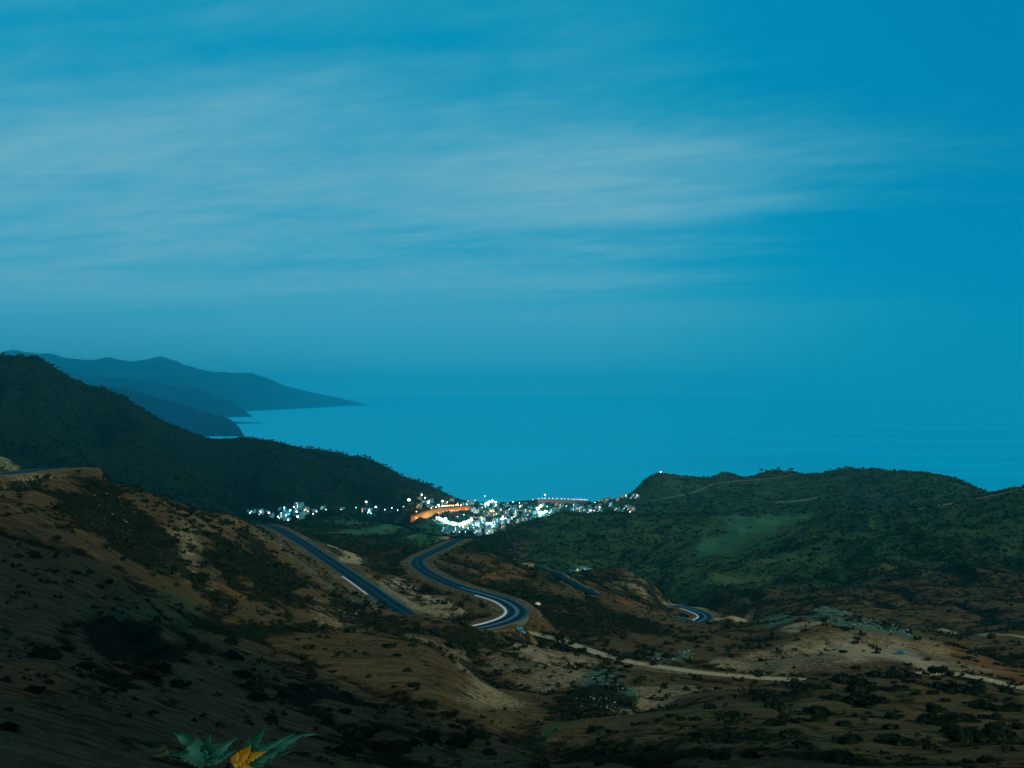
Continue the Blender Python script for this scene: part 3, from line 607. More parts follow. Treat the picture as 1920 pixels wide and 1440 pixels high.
for i in range(6):
    rng = np.random.default_rng(40 + i); p, d = clump(rng, 1500, 8 + i, .13); V, Ft = leaves(rng, p, d, .19)
    # dense inner mass so that no ground shows through the middle
    th = np.linspace(0, 2 * np.pi, 15)[:-1]; core = [(0, 0, .55)]
    for ph, rr in ((.48, .34), (.30, .46), (.0, .50)): core += [(math.cos(a) * rr * (1 + .18 * math.sin(3 * a + i)), math.sin(a) * rr * (1 + .15 * math.cos(2 * a + i)), ph - .03) for a in th]
    nb = len(V); f = [(nb, nb + 1 + k, nb + 1 + (k + 1) % 14) for k in range(14)]
    for r_ in (0, 1):
        for k in range(14):
            a, b = nb + 1 + 14 * r_ + k, nb + 1 + 14 * r_ + (k + 1) % 14; f += [(a, a + 14, b + 14), (a, b + 14, b)]
    o = mesh_np('shrub', np.vstack([V, core]), np.vstack([Ft, f]), MAT_SH); SHRUBS.append(o.data); bpy.data.objects.remove(o)
used_sh = []
def shrub(px, py, wpx, label, group, flat=1.0, cat='shrub', ymin=0, name='shrub', asp=None):
    h = hit(px, py + wpx * .10, ymin)
    if h is None or h.z < 1: return
    R = max(wpx / F * h.y / 2 / .80, .35); o = bpy.data.objects.new(name, SHRUBS[random.randrange(6)]); COL.objects.link(o)
    o.location = (h.x, h.y + R * .3, float(ground(h.x, h.y + R * .3)) - .08 * R); o.rotation_euler = (0, 0, random.choice((0, math.pi)) + random.uniform(-.5, .5))
    k = asp if asp else random.uniform(.75, 1.15); zz = R * random.uniform(.75, 1.05) * flat; o.scale = (R, R * k, zz)
    used_sh.append((h.x, h.y, R)); return tag(o, label, cat, group)
def region(ox, oy, sc, items, label, group, uniq={}):
    for n_, (x, y, w_) in enumerate(items):
        wide = w_ / sc
        o = shrub(ox + x / sc, oy + y / sc, wide, uniq.get(n_, (label,))[0], None if n_ in uniq else group, .8 if wide > 40 else 1)
BR = [(345, 15, 60), (630, 20, 60), (450, 155, 80), (895, 130, 60), (340, 225, 90), (610, 215, 110), (790, 210, 130), (945, 220, 110), (725, 240, 60), (1140, 250, 70), (480, 295, 150), (600, 300, 60), (780, 280, 50), (880, 280, 60), (965, 275, 60), (1070, 305, 70),
      (1185, 320, 120), (1275, 270, 50), (500, 345, 220), (815, 340, 150), (975, 380, 80), (1110, 375, 110), (1285, 375, 70), (1370, 345, 150), (1520, 300, 110), (1530, 355, 150), (1780, 365, 130), (1855, 390, 70), (1800, 425, 60), (260, 420, 160), (350, 260, 180), (520, 440, 270), (90, 330, 180),
      (1220, 440, 80), (1415, 460, 60), (1570, 495, 170), (1700, 520, 150), (1820, 520, 130), (1170, 530, 160), (1390, 600, 270), (1120, 620, 250), (780, 590, 150), (755, 680, 120), (350, 655, 120), (240, 560, 80), (110, 610, 170), (130, 540, 180), (520, 600, 50), (1245, 680, 50), (1495, 680, 60),
      (1565, 585, 80), (1680, 600, 110), (1725, 650, 90), (1890, 675, 110), (810, 800, 270), (1410, 760, 270), (1720, 770, 360), (400, 790, 220), (1110, 860, 130), (1060, 800, 60), (1220, 890, 90), (330, 940, 230), (420, 990, 90), (830, 925, 50), (970, 955, 90), (1620, 960, 200), (750, 950, 50), (630, 970, 50), (1290, 1000, 80), (900, 965, 50)]
BM = [(490, 40, 140), (725, 60, 90), (285, 115, 80), (380, 145, 70), (305, 230, 60), (1080, 500, 110), (470, 645, 100), (1540, 375, 130), (1850, 310, 110), (230, 730, 90), (820, 740, 60), (760, 580, 90), (655, 610, 80), (650, 700, 60), (830, 605, 80), (970, 605, 80), (1290, 560, 140), (1610, 430, 220), (1670, 500, 150), (1800, 480, 50),
      (1290, 640, 120), (1230, 680, 50), (1420, 570, 60), (1430, 630, 60), (1410, 690, 60), (1510, 730, 90), (1130, 730, 60), (1040, 780, 160), (1290, 740, 90), (1270, 800, 100), (840, 810, 70), (700, 800, 50), (180, 850, 260), (350, 850, 200), (610, 860, 110), (130, 780, 80), (190, 910, 100), (300, 920, 70), (1000, 900, 180), (1180, 930, 200),
      (1450, 930, 150), (1820, 740, 200), (1880, 830, 130), (1640, 640, 150), (1750, 600, 120), (1850, 620, 100), (700, 980, 160), (470, 1000, 160), (130, 1000, 90), (100, 700, 140), (60, 690, 100)]
BL = [(380, 225, 300), (740, 330, 200), (880, 390, 90), (280, 550, 140), (430, 480, 90), (230, 365, 50), (1240, 530, 70), (1130, 60, 300), (1280, 200, 290), (1420, 350, 210), (1300, 420, 190), (600, 190, 120), (40, 460, 90), (70, 720, 90), (60, 880, 160), (1150, 780, 60), (1600, 500, 140)]
BC = [(115, 290, 90), (110, 380, 120), (170, 500, 120), (220, 580, 90), (260, 650, 130), (370, 790, 80), (610, 325, 70), (610, 440, 110), (640, 510, 60), (520, 580, 80), (590, 580, 50), (440, 635, 80), (840, 630, 80), (1140, 320, 70), (1175, 375, 50), (1280, 310, 60), (1250, 475, 50), (1290, 570, 70), (1000, 510, 40), (1165, 580, 40),
      (1250, 660, 60), (1385, 700, 110), (1500, 760, 100), (1600, 810, 80), (840, 740, 80), (960, 880, 150), (820, 990, 180), (1180, 970, 220), (1370, 900, 150), (1560, 940, 180), (1690, 890, 150), (1775, 1000, 90), (1860, 930, 60), (900, 830, 60), (1545, 835, 60), (1260, 725, 50), (1500, 200, 50), (1905, 310, 60), (1720, 420, 60), (1530, 310, 100),
      (1640, 380, 50), (590, 190, 40), (480, 130, 70), (1180, 50, 30)]
BH = [(190, 180, 150), (670, 280, 90), (790, 320, 60), (820, 385, 120), (670, 390, 90), (1080, 350, 180), (460, 390, 80), (610, 390, 70), (1160, 440, 90), (940, 490, 70), (1040, 510, 50), (1190, 515, 40), (420, 485, 50), (330, 480, 50), (590, 520, 60), (600, 575, 50), (530, 490, 50), (750, 510, 70), (1360, 500, 140), (1330, 560, 100), (1150, 575, 80),
      (1240, 600, 80), (1150, 630, 60), (1050, 655, 50), (1420, 620, 80), (1510, 540, 120), (1640, 570, 120), (1750, 650, 130), (1590, 620, 100), (1510, 680, 90), (1640, 690, 130), (1430, 690, 60), (1430, 760, 130), (1560, 780, 150), (1690, 795, 120), (1310, 720, 40), (1210, 730, 90), (1210, 790, 70), (1040, 740, 80), (1100, 795, 70), (1130, 870, 170), (985, 440, 60),
      (1380, 940, 110), (1390, 990, 70), (1540, 900, 80), (1260, 1100, 80), (1450, 1170, 50), (1280, 1290, 90), (1460, 1310, 230), (1820, 770, 50), (1750, 750, 40), (780, 275, 50), (230, 450, 40), (140, 440, 60), (1820, 620, 60), (960, 890, 200), (830, 690, 150), (700, 660, 120), (330, 700, 160), (940, 1180, 300), (1050, 1220, 220), (1720, 1100, 260), (1780, 940, 220), (1600, 1030, 200)]
region(1510, 1220, 4.683, BR, 'dark low shrub on the brown slope at the bottom right', 'shrubs dotting the bottom right slope', {
    56: ('largest black thicket near the bottom right corner of the slope',), 55: ('broad dark thicket left of the largest one near the bottom right corner',), 54: ('lens-shaped dark shrub in the lower middle of the right slope',), 39: ('wide dark shrub just above the bare reddish patch on the right slope',),
    40: ('wedge-shaped dark shrub with a pale bank under it on the right slope',), 31: ('long flat dark shrub near the top left of the right slope',), 29: ('tall rounded dark shrub beside the long flat one on the right slope',), 3: ('small round shrub below the blue parked car',), 2: ('shrub on the pale knoll, lower left of its bare top',)})
region(1100, 1220, 4.683, BM, 'dark low shrub on the shaded slope below the dirt road', 'shrubs on the slope below the dirt road', {
    0: ('big round dark bush just beyond the dirt road beside the stream bed',), 1: ('round dark bush right of the big one beside the stream bed',), 5: ('single round bush standing clear on the edge of the pale slope',), 6: ('dome-shaped bush where the pale slope meets the shaded hill',)})
region(0, 1180, 4.8, BL, 'dark shrub on the near brown hillside at the lower left', 'shrubs on the near left hillside', {
    0: ('wide flat black thicket above the rusty bare patch at the lower left',), 1: ('dark pointed thicket beside the worn track at the lower left',), 7: ('top bush of the long black thicket at the lower left',), 16: ('lowest dark bush right of the long black thicket',)})
region(400, 1120, 3.43, BC, 'dark shrub on the shaded rounded hill in the lower middle', 'shrubs on the shaded rounded hill', {
    6: ('small round upper bush of the pair in the middle of the dark hill',), 7: ('larger lower bush of the pair in the middle of the dark hill',), 31: ('squat bush by the pale strip at the bottom edge',), 36: ('small upright bush on the spur by the end of the hairpin',)})
region(140, 880, 6.4, BH, 'small dark shrub dotting the upper left hillside', 'shrubs dotting the upper left hillside', {
    48: ('large round black bush below the pale bare patch on the left hill',), 47: ('round bush left of the large black one on the left hill',), 40: ('dark bush at the top of the pale bare patch on the left hill',), 0: ('dark round bush near the top of the left hill, below the upper road',)})

# trees along the skyline
def tree_parts(rng, kind):
    if kind == 'pine':
        p = []; d = []
        for lv in range(7):
            z = .25 + lv * .11; r = .30 * (1 - lv / 8.5); n = 60; a = rng.uniform(0, 2 * np.pi, n); q = r * np.sqrt(rng.uniform(.1, 1, n)); p.append(np.column_stack([np.cos(a) * q, np.sin(a) * q, z - q * .25 + rng.uniform(-.03, .03, n)])); d.append(np.column_stack([np.cos(a), np.sin(a), np.full(n, .5)]))
    else:
        p = []; d = []
        for k in range(6):
            c = rng.normal(0, .2, 3) * (1, 1, .35) + (0, 0, .72); n = 90; e = rng.normal(size=(n, 3)); e /= np.linalg.norm(e, axis=1)[:, None]; p.append(c + e * (.24, .24, .15)); d.append(e)
    p = np.vstack(p); d = np.vstack(d); V, Ft = leaves(rng, p, d / (np.linalg.norm(d, axis=1)[:, None]), .14)
    return V, Ft
def trunk_mesh(top=.7, r=.03):
    V = []; n = 6
    for k in range(5):
        z = -.05 + (top + .05) * k / 4; rr = r * (1 - .6 * k / 4); ox = .02 * math.sin(k * 1.7); V += [(ox + rr * math.cos(2 * math.pi * j / n), rr * math.sin(2 * math.pi * j / n), z) for j in range(n)]
    f = [(k * n + j, k * n + (j + 1) % n, (k + 1) * n + (j + 1) % n, (k + 1) * n + j) for k in range(4) for j in range(n)]
    return V, f
TK = {}
for kind in ('pine', 'round'):
    for i in range(3):
        V, Ft = tree_parts(np.random.default_rng(90 + i + (kind == 'pine') * 10), kind); o = mesh_np('crown', V, Ft, MAT_SH); TK[kind, i] = o.data; bpy.data.objects.remove(o)
o = mesh_np('trunk', *trunk_mesh(), MAT_BARK); TRUNK = o.data; bpy.data.objects.remove(o)
def tree(x, y, h, kind, label, group=None):
    r = bpy.data.objects.new('pine_tree' if kind == 'pine' else 'tree', None); COL.objects.link(r); r.empty_display_size = .5; r.location = (x, y, float(ground(x, y)) - .1); r.scale = (h, h, h); r.rotation_euler = (0, 0, random.uniform(0, 6.28))
    for nm, me in (('crown', TK[kind, random.randrange(3)]), ('trunk', TRUNK)): c = bpy.data.objects.new(nm, me); COL.objects.link(c); c.parent = r
    return tag(r, label, 'tree', group)
def skyline(x0, x1, y0, y1, step):       # places along the highest visible line of a depth band
    out = []; x = x0
    while x < x1:
        u = (x - CX) / F; i = int((u - us[0]) / (us[1] - us[0])); js = np.nonzero((Ys > y0) & (Ys < y1))[0]; j = js[np.argmin(PYG[js, i])]; out.append((u * Ys[j], Ys[j])); x += step * random.uniform(.4, 1.7)
    return out
for x, y in skyline(4, 835, 2000, 2900, 4.5):
  if perlin(np.array([x / 60.]), np.array([y / 60.]), 9)[0] > -.12: tree(x, y + random.uniform(-14, 4), random.uniform(2.5, 6.5) * (1.15 if x / y > -.2 else .9), 'pine' if random.random() < .45 else 'round', 'small dark tree on the crest of the left mountain', 'trees along the mountain crest')
for px, nm in ((1428, 'leftmost lone tree on the middle knoll of the headland skyline'), (1459, 'middle tree on the knoll of the headland skyline'), (1484, 'rightmost tree on the knoll of the headland skyline')):
    (x, y), = skyline(px, px + 1, 2200, 2800, 5)[:1]; tree(x, y - 4, 9, 'round', nm)
for x, y in skyline(1380, 1870, 2000, 2800, 16): tree(x, y + random.uniform(-10, 3), random.uniform(2.5, 4.5), 'round', 'low bushy tree on the headland skyline', 'low trees along the headland skyline')
for px, py in ((757, 908), (768, 903), (778, 899), (802, 906), (806, 907), (824, 912), (790, 911)):
    h = hit(px, py + 8); tree(h.x, h.y, random.uniform(8, 12), 'round', 'dark tree where the mountain crest drops to the coast', 'trees at the foot of the crest')
# the two-forked little tree on the bottom right slope
h = hit(1764, 1276); t_ = tree(h.x, h.y, 4.6, 'round', 'small forked tree beside the track above the bottom right slope'); 
for k, (nm, me) in enumerate((('crown', TK['round', 1]),)): c = bpy.data.objects.new(nm, me); COL.objects.link(c); c.parent = t_; c.location = (.5, .1, -.08); c.scale = (.8, .8, .8)

# scrub nobody could count: one mass of leaf tufts over the slopes
def scatter(name, n, cond, size, mat, tris, seed, pw=1.0, ly0=150, ly1=3000):
    rng = np.random.default_rng(seed); u = rng.uniform(-.60, .60, n); y = np.exp(rng.uniform(math.log(ly0), math.log(ly1), n)); x = u * y
    fu = ((u - us[0]) / (us[1] - us[0])).astype(int); fy = np.clip(np.interp(np.log(y), ly, np.arange(NY)), 0, NY - 1).astype(int); g = fy * NU + fu
    keep = rng.uniform(size=n) < cond(x, y, g, rng); keep &= (roadd[g] > 2) & (Z.ravel()[g] > 1.5)
    x, y, g = x[keep], y[keep], g[keep]; z = ground(x, y); m = len(x)
    s = size(y, rng, m); q, d = clump(rng, tris, 4, .3); Q = []
    base = rng.integers(0, 40, m); var = []
    for k in range(40): q, d = clump(rng, tris, 3, .3); V, _ = leaves(rng, q, d, .75); var.append(V)
    var = np.array(var); V = var[base] * s[:, None, None] * np.array([1, 1, .8]); V += np.stack([x, y, z], -1)[:, None, :]
    o = mesh_np(name, V.reshape(-1, 3), np.arange(m * tris * 3).reshape(-1, 3), mat); tag(o, kind='stuff'); return m
EXC = np.array(used_sh)
pat = (fbm(X, YY, 42, 4, 400)).ravel(); pat2 = (fbm(X, YY, 9, 3, 410)).ravel()
def dens(x, y, g, rng): return np.clip((D_SCRUB[g] - .12) * 1.15 + pat[g] * .6 + .15, 0.02, 1) * np.clip(.55 + pat2[g] * 1.2, 0, 1) * np.where(A['grass'][g] > .85, .6, 1)
MAT_WD = leaf_mat('woodland_leaves', (.000, .003, .003), (.003, .011, .009), .02)
isM = lambda x, y: (y > 1500) & (x / y < -.05)
scatter('woodland', 60000, lambda x, y, g, r: dens(x, y, g, r) * isM(x, y), lambda y, r, m: r.uniform(.3, 1.2, m) ** 1.6 * np.clip(y * .0019, .8, 3.6), MAT_WD, 10, 510, ly0=1450, ly1=2900)
m1 = scatter('scrub', 150000, lambda x, y, g, r: dens(x, y, g, r) * (y > 600) * ~isM(x, y), lambda y, r, m: r.uniform(.35, 1.15, m) ** 1.5 * np.clip(y * .0021, .8, 4.0), MAT_SC, 10, 500, ly0=560, ly1=2900)
m2 = scatter('heath', 80000, lambda x, y, g, r: dens(x, y, g, r) * np.where(y < 330, .22, .5), lambda y, r, m: r.uniform(.2, 1.0, m) ** 2.4 * np.clip(y * .0055, .5, 2.8), MAT_SH, 16, 501, ly0=140, ly1=640)
# pale stones
MAT_ROCK = plain('pale_stone', (.20, .24, .19), .9, .15, .3, .4)
def stones(name, n, cond, smax, seed, mat=MAT_ROCK):
    rng = np.random.default_rng(seed); V = []; Fs = []
    u = rng.uniform(-.55, .55, n); y = np.exp(rng.uniform(math.log(120), math.log(900), n)); fu = ((u - us[0]) / (us[1] - us[0])).astype(int); fy = np.interp(np.log(y), ly, np.arange(NY)).astype(int); g = fy * NU + fu
    keep = (rng.uniform(size=n) < cond(g)) & (roadd[g] > 2); u, y, g = u[keep], y[keep], g[keep]; x = u * y; z = ground(x, y); m = len(x)
    box = np.array([(a, b, c) for a in (-1, 1) for b in (-1, 1) for c in (-.6, .8)]); fc = np.array([(0, 1, 3, 2), (4, 6, 7, 5), (0, 4, 5, 1), (2, 3, 7, 6), (0, 2, 6, 4), (1, 5, 7, 3)])
    s = (.12 + rng.uniform(0, 1, m) ** 4) * smax * np.clip(.35 + A['scree'][g], 0, 1) * np.clip(y / 400, .3, 1.4); W = box[None] * (1 + rng.normal(0, .25, (m, 8, 3))) * s[:, None, None] + np.stack([x, y, z], -1)[:, None]
    tag(mesh_np(name, W.reshape(-1, 3), (np.arange(m)[:, None, None] * 8 + fc[None]).reshape(-1, 4), mat), kind='stuff')
stones('stones', 110000, lambda g: A['scree'][g] ** 2 * .35 + A['pale'][g] * .03 + .004, .38, 600)
# rocky knob at the far end of the upper road
def boulder(name, c, r, seed, mat, label, cat):
    th, ph = np.meshgrid(np.linspace(0, 2 * np.pi, 49)[:-1], np.linspace(-.4, np.pi / 2, 22)); d = np.stack([np.cos(th) * np.cos(ph), np.sin(th) * np.cos(ph), np.sin(ph)], -1)
    q = 1 + .22 * perlin(d[..., 0] * 2.2 + seed, d[..., 1] * 2.2 + d[..., 2] * 3, seed) + .10 * perlin(d[..., 0] * 6, d[..., 2] * 6 + d[..., 1] * 5, seed + 1) + .05 * perlin(d[..., 0] * 17, d[..., 2] * 19 + d[..., 1] * 13, seed + 2)
    V = d * q[..., None] * np.array(r); n, k = V.shape[:2]; i = np.arange(n * k).reshape(n, k); f = np.stack([i[:-1], np.roll(i[:-1], -1, 1), np.roll(i[1:], -1, 1), i[1:]], -1).reshape(-1, 4)
    o = mesh_np(name, V.reshape(-1, 3), f, mat, smooth=True); o.location = c; return tag(o, label, cat)
mr = M('lichen_rock'); n_ = mr.noise(.35, 7, .7); mr.set(mr.mix(mr.ramp(n_, .38, .62), (.010, .025, .018), (.10, .15, .09)), .95, .1); mr.bump(n_, 1, .5)
q = at(5, 880, 510); boulder('rock_outcrop', (q.x - 6, q.y, q.z - 2), (15, 9, 7.5), 3, mr.m, 'rocky green-stained knob beyond the upper road at the left edge', 'rock')
q = hit(1008, 1134); boulder('white_boulder', (q.x, q.y, q.z + .3), (1.5, 1.1, 1.0), 8, MAT_C, 'lone white boulder on the dark slope right of the hairpin', 'rock')
# ------------------------------------------------------------------ houses
def boxes(L_):                           # list of (x0,x1,y0,y1,z0,z1) -> one mesh
    V = []; f = []
    for x0, x1, y0, y1, z0, z1 in L_:
        b = len(V); V += [(x, y, z) for z in (z0, z1) for y in (y0, y1) for x in (x0, x1)]
        f += [tuple(b + k for k in q) for q in ((0, 2, 3, 1), (4, 5, 7, 6), (0, 1, 5, 4), (2, 6, 7, 3), (0, 4, 6, 2), (1, 3, 7, 5))]
    return V, f
MAT_WH = plain('evening_tinted_wash', (.05, .22, .29), .85, .15, .12, .8); MAT_OC = plain('ochre_render', (.14, .22, .22), .85, .15, .15, .8)  # house wash carries the teal of the evening light in its colour
MAT_WW = plain('whitewash', (.35, .68, .72), .85, .15, .06, .8)
MAT_GL = plain('window_glass', (.02, .04, .05), .15, .5, .1, 1); MAT_RF = plain('roof_terrace', (.08, .17, .20), .9, .1, .2, .5); MAT_DR = plain('blue_door', (.03, .12, .25), .5, .3, .1, 2)
MAT_LW = plain('lit_window_cool', (.5, .6, .65), .5, .2, .05, 1, (.62, .9, 1.0), 3.0); MAT_LO = plain('lit_window_warm', (.6, .4, .2), .5, .2, .05, 1, (1.0, .50, .12), 2.6)
PROTO = []
def house_proto(w_, d_, st, mat, lit, stair):
    h = 3.1 * st; parts = {}
    wall = [(-w_ / 2, w_ / 2, -d_ / 2, d_ / 2, -4, h)]
    if stair: wall.append((w_ / 2 - 3.2, w_ / 2 - .3, d_ / 2 - 3.4, d_ / 2 - .3, h + .002, h + 2.4))
    par = [(-w_ / 2, w_ / 2, -d_ / 2, -d_ / 2 + .25, h, h + .9), (-w_ / 2, w_ / 2, d_ / 2 - .25, d_ / 2, h, h + .9), (-w_ / 2, -w_ / 2 + .25, -d_ / 2 + .25, d_ / 2 - .25, h, h + .9), (w_ / 2 - .25, w_ / 2, -d_ / 2 + .25, d_ / 2 - .25, h, h + .9)]
    out = [('wall', boxes(wall), mat), ('roof', boxes([(-w_ / 2 + .25, w_ / 2 - .25, -d_ / 2 + .25, d_ / 2 - .25, h - .1, h + .12)]), MAT_RF), ('parapet', boxes([tuple(a + (.03 if k == 5 else 0) for k, a in enumerate(p)) for p in par]), mat)]
    out.append(('door', boxes([(-.6, .6, -d_ / 2 - .06, -d_ / 2 + .1, 0, 2.2)]), MAT_DR)); k = 0
    for s_ in range(st):
        for x in np.arange(-w_ / 2 + 1.5, w_ / 2 - 1, 2.9):
            if s_ == 0 and abs(x) < 1.3: continue
            k += 1; out.append(('window', boxes([(x - .55, x + .55, -d_ / 2 - .05, -d_ / 2 + .1, s_ * 3.1 + 1.0, s_ * 3.1 + 2.4)]), (lit if lit and k % 3 == 1 else MAT_GL)))
    res = []
    for nm, (V, f), m in out: o = mesh_np(nm, V, f, m); res.append((nm, o.data)); bpy.data.objects.remove(o)
    return res
for w_, d_, st, m, lit, s_ in ((9, 8, 1, MAT_WH, None, 0), (11, 9, 2, MAT_WH, MAT_LW, 1), (8, 8, 2, MAT_WH, None, 1), (13, 9, 2, MAT_WH, MAT_LO, 0), (10, 9, 3, MAT_WH, MAT_LW, 1), (9, 9, 2, MAT_OC, MAT_LO, 1), (12, 8, 1, MAT_WH, None, 0), (11, 9, 2, MAT_WW, MAT_LW, 1), (9, 9, 3, MAT_WW, None, 0)): PROTO.append(house_proto(w_, d_, st, m, lit, s_))
HS = []
def house(x, y, rz, k, label, group=None, sc=1.0, name='house'):
    r = bpy.data.objects.new(name, None); COL.objects.link(r); r.empty_display_size = 1; z = min(float(ground(x + a, y + b)) for a in (-4, 4) for b in (-4, 4)); z = max(z, 1.5)
    r.location = (x, y, z + 1.2); r.rotation_euler = (0, 0, rz); r.scale = (sc, sc, sc)
    for nm, me in PROTO[k]: c = bpy.data.objects.new(nm, me); COL.objects.link(c); c.parent = r
    HS.append((x, y)); return tag(r, label, 'house', group)
def in_poly(x, y, Q):
    ins = False
    for i in range(len(Q)):
        a, b = Q[i], Q[(i + 1) % len(Q)]
        if (a[1] > y) != (b[1] > y) and x < (b[0] - a[0]) * (y - a[1]) / (b[1] - a[1]) + a[0]: ins = not ins
    return ins
def quarter(poly, n, gap, ang, label, group, ymin, seed, sc=(.8, 1.15), kinds=range(7)):
    rg = random.Random(seed); xs = [p[0] for p in poly]; ys = [p[1] for p in poly]; got = t_ = 0
    while got < n and t_ < n * 60:
        t_ += 1; px, py = rg.uniform(min(xs), max(xs)), rg.uniform(min(ys), max(ys))
        if not in_poly(px, py, poly): continue
        h = hit(px, py, ymin)
        if h is None or h.z < 2 or h.y > 2900 or any((h.x - a) ** 2 + (h.y - b) ** 2 < gap ** 2 for a, b in HS): continue
        house(h.x, h.y, math.radians(ang + rg.choice((0, 0, 90, -90, 180)) * 0 + rg.uniform(-22, 22)), rg.choice(list(kinds)), label, group, rg.uniform(*sc)); got += 1
    return got
# the long white-lit wall and the orange-lit promenade of the town
def wall_along(name, pp, h, th, mat, label, cat, ymin, cap=None):
    Q = np.array([tuple(hit(a, b, ymin)) for a, b in pp]); s = np.linspace(0, len(Q) - 1, 60); C_ = np.column_stack([np.interp(s, range(len(Q)), Q[:, k]) for k in range(3)])
    for _ in range(6): C_[1:-1] = (C_[:-2] + 2 * C_[1:-1] + C_[2:]) / 4
    o = mesh_np(name, *ribbon(C_, -th, th, h, 0, ns=2, thick=h + 4), mat, smooth=False); tag(o, label, cat); return o, C_
w1, C1 = wall_along('boundary_wall', [(822, 974), (832, 979), (845, 984), (858, 987), (868, 986), (880, 979)], 5.5, .4, MAT_WW, 'long curved white wall glaring in floodlight at the near edge of the town', 'wall', 1500)
w2, C2 = wall_along('boundary_wall', [(812, 979), (826, 988), (845, 994), (862, 995)], 2.5, .3, MAT_WH, 'low pale wall winding below the floodlit wall', 'wall', 1300)
MAT_RAMP = plain('lamplit_orange_paving', (.45, .19, .05), .85, .15, .15, .4)  # orange of the lamplight put into the paving colour
PP = [(773, 975), (790, 970), (807, 965), (823, 961.5), (840, 959), (857, 957), (873, 956), (884, 955.5)]
wp, CP = wall_along('promenade', PP, 7.0, 6.5, MAT_RAMP, 'raised promenade bathed in orange lamplight curving above the floodlit wall', 'promenade', 1700)
PP2 = [(1006, 943), (1020, 942), (1040, 942.5), (1065, 943.5), (1085, 944.5), (1104, 945.5)]
MAT_QY = plain('dark_sandstone', (.16, .13, .10), .9, .1, .2, .3)
wq, CQ = wall_along('sea_terrace', PP2, 6.5, 5.5, MAT_QY, 'dark terrace with a row of lamps standing against the sea right of the town', 'terrace', 2200)
EXQ = [tuple(p[:2]) for p in CP[::2]] + [tuple(p[:2]) for p in C1[::2]]; HS += EXQ
n_h = [quarter([(880, 948), (930, 943), (1010, 947), (1060, 950), (1050, 958), (1025, 967), (975, 982), (925, 1000), (890, 1008), (850, 998), (868, 988), (884, 978), (884, 962)], 104, 14, 5, 'pale flat-roofed house among the floodlit houses of the seaside town', 'houses of the seaside town', 1500, 1, (.62, .95), (0, 1, 2, 3, 4, 5, 6, 0, 2, 6, 0, 7)),
    quarter([(785, 938), (835, 936), (885, 944), (888, 950), (830, 953), (780, 960)], 17, 20, -10, 'small pale house on the slope between the orange promenade and the mountain foot', 'houses above the promenade', 1700, 2, (.7, 1)),
    quarter([(455, 961), (500, 960), (528, 950), (560, 946), (596, 962), (575, 968), (562, 975), (520, 979), (505, 970)], 26, 18, 12, 'small white house in the hamlet at the foot of the left mountain', 'houses of the left hamlet', 1400, 3, (.7, 1.0), (0, 1, 2, 4, 6, 0, 2)),
    quarter([(1060, 948), (1125, 948), (1185, 952), (1190, 964), (1120, 964), (1050, 960)], 18, 26, 0, 'scattered pale house on the low shelf between the lamp terrace and the headland', 'houses on the shelf below the headland', 1900, 4, (.8, 1.1)),
    quarter([(1112, 940), (1150, 934), (1196, 929), (1198, 936), (1130, 944)], 12, 20, 0, 'small house on the rise beside the headland cliff', 'houses beside the cliff', 2100, 5, (.7, 1)),
    quarter([(683, 945), (710, 950), (712, 960), (686, 962)], 5, 16, 0, 'white house in the little group between the hamlet and the promenade', 'houses between hamlet and promenade', 1500, 6),
    quarter([(595, 950), (680, 940), (765, 938), (775, 950), (700, 958), (610, 962)], 12, 40, 0, 'lone small house in the dark strip at the mountain foot between hamlet and promenade', 'lone houses along the mountain foot', 1500, 16, (.7, .9)),
    quarter([(820, 996), (850, 996), (862, 1004), (850, 1006)], 5, 16, 0, 'pale house at the near edge of town by the road end', 'houses by the road end', 1200, 7, (.7, .9))]
print('houses', n_h)
for px, py, k, sc, lb in ((1078, 1078, 6, .8, 'long white farm shed at the foot of the green hillside, leftmost of the sheds'), (1090, 1077, 3, .7, 'white farm building in the middle of the farm sheds'), (1101, 1077, 6, .85, 'white farm shed joined to the middle building, right end'), (1117, 1080, 0, .7, 'small white hut standing apart right of the farm sheds')):
    q = at(px, py, 925); x, y = q.x, q.y; r = house(x, y, random.uniform(-.2, .2), k, lb, sc=sc); r.location.z = max(r.location.z, float(ground(x, y)) + 1.0)

# ------------------------------------------------------------------ lamps
def bead(name, r, mat, seg=10):
    th = np.linspace(0, 2 * np.pi, seg + 1)[:-1]; ph = np.linspace(-np.pi / 2, np.pi / 2, 7); V = [(r * math.cos(a) * math.cos(p), r * math.sin(a) * math.cos(p), r * .8 * math.sin(p)) for p in ph for a in th]
    f = [(k * seg + j, k * seg + (j + 1) % seg, (k + 1) * seg + (j + 1) % seg, (k + 1) * seg + j) for k in range(6) for j in range(seg)]; o = mesh_np(name, V, f, mat, smooth=True); m = o.data; bpy.data.objects.remove(o); return m
COLS = {'w': (.72, .93, 1.0), 'b': (.35, .80, 1.0), 'o': (1.0, .42, .08), 'y': (1.0, .66, .26), 'p': (1.0, .72, .70)}
GLOW = {k: plain('lamp_glass_' + n, c, .4, .3, .02, 1, c, 9.0 if k in 'wby' else 5.0) for (k, c), n in zip(COLS.items(), ('white', 'blue', 'orange', 'amber', 'rose'))}
HEAD = {}; LDAT = {}
MAT_POLE = plain('lamp_pole_steel', (.08, .09, .1), .5, .4, .1, 1)
def cyl(r0, r1, h, n=6, z0=0): return [(r * math.cos(2 * math.pi * j / n), r * math.sin(2 * math.pi * j / n), z) for r, z in ((r0, z0), (r1, h)) for j in range(n)], [(j, (j + 1) % n, n + (j + 1) % n, n + j) for j in range(n)]
POLES = {}
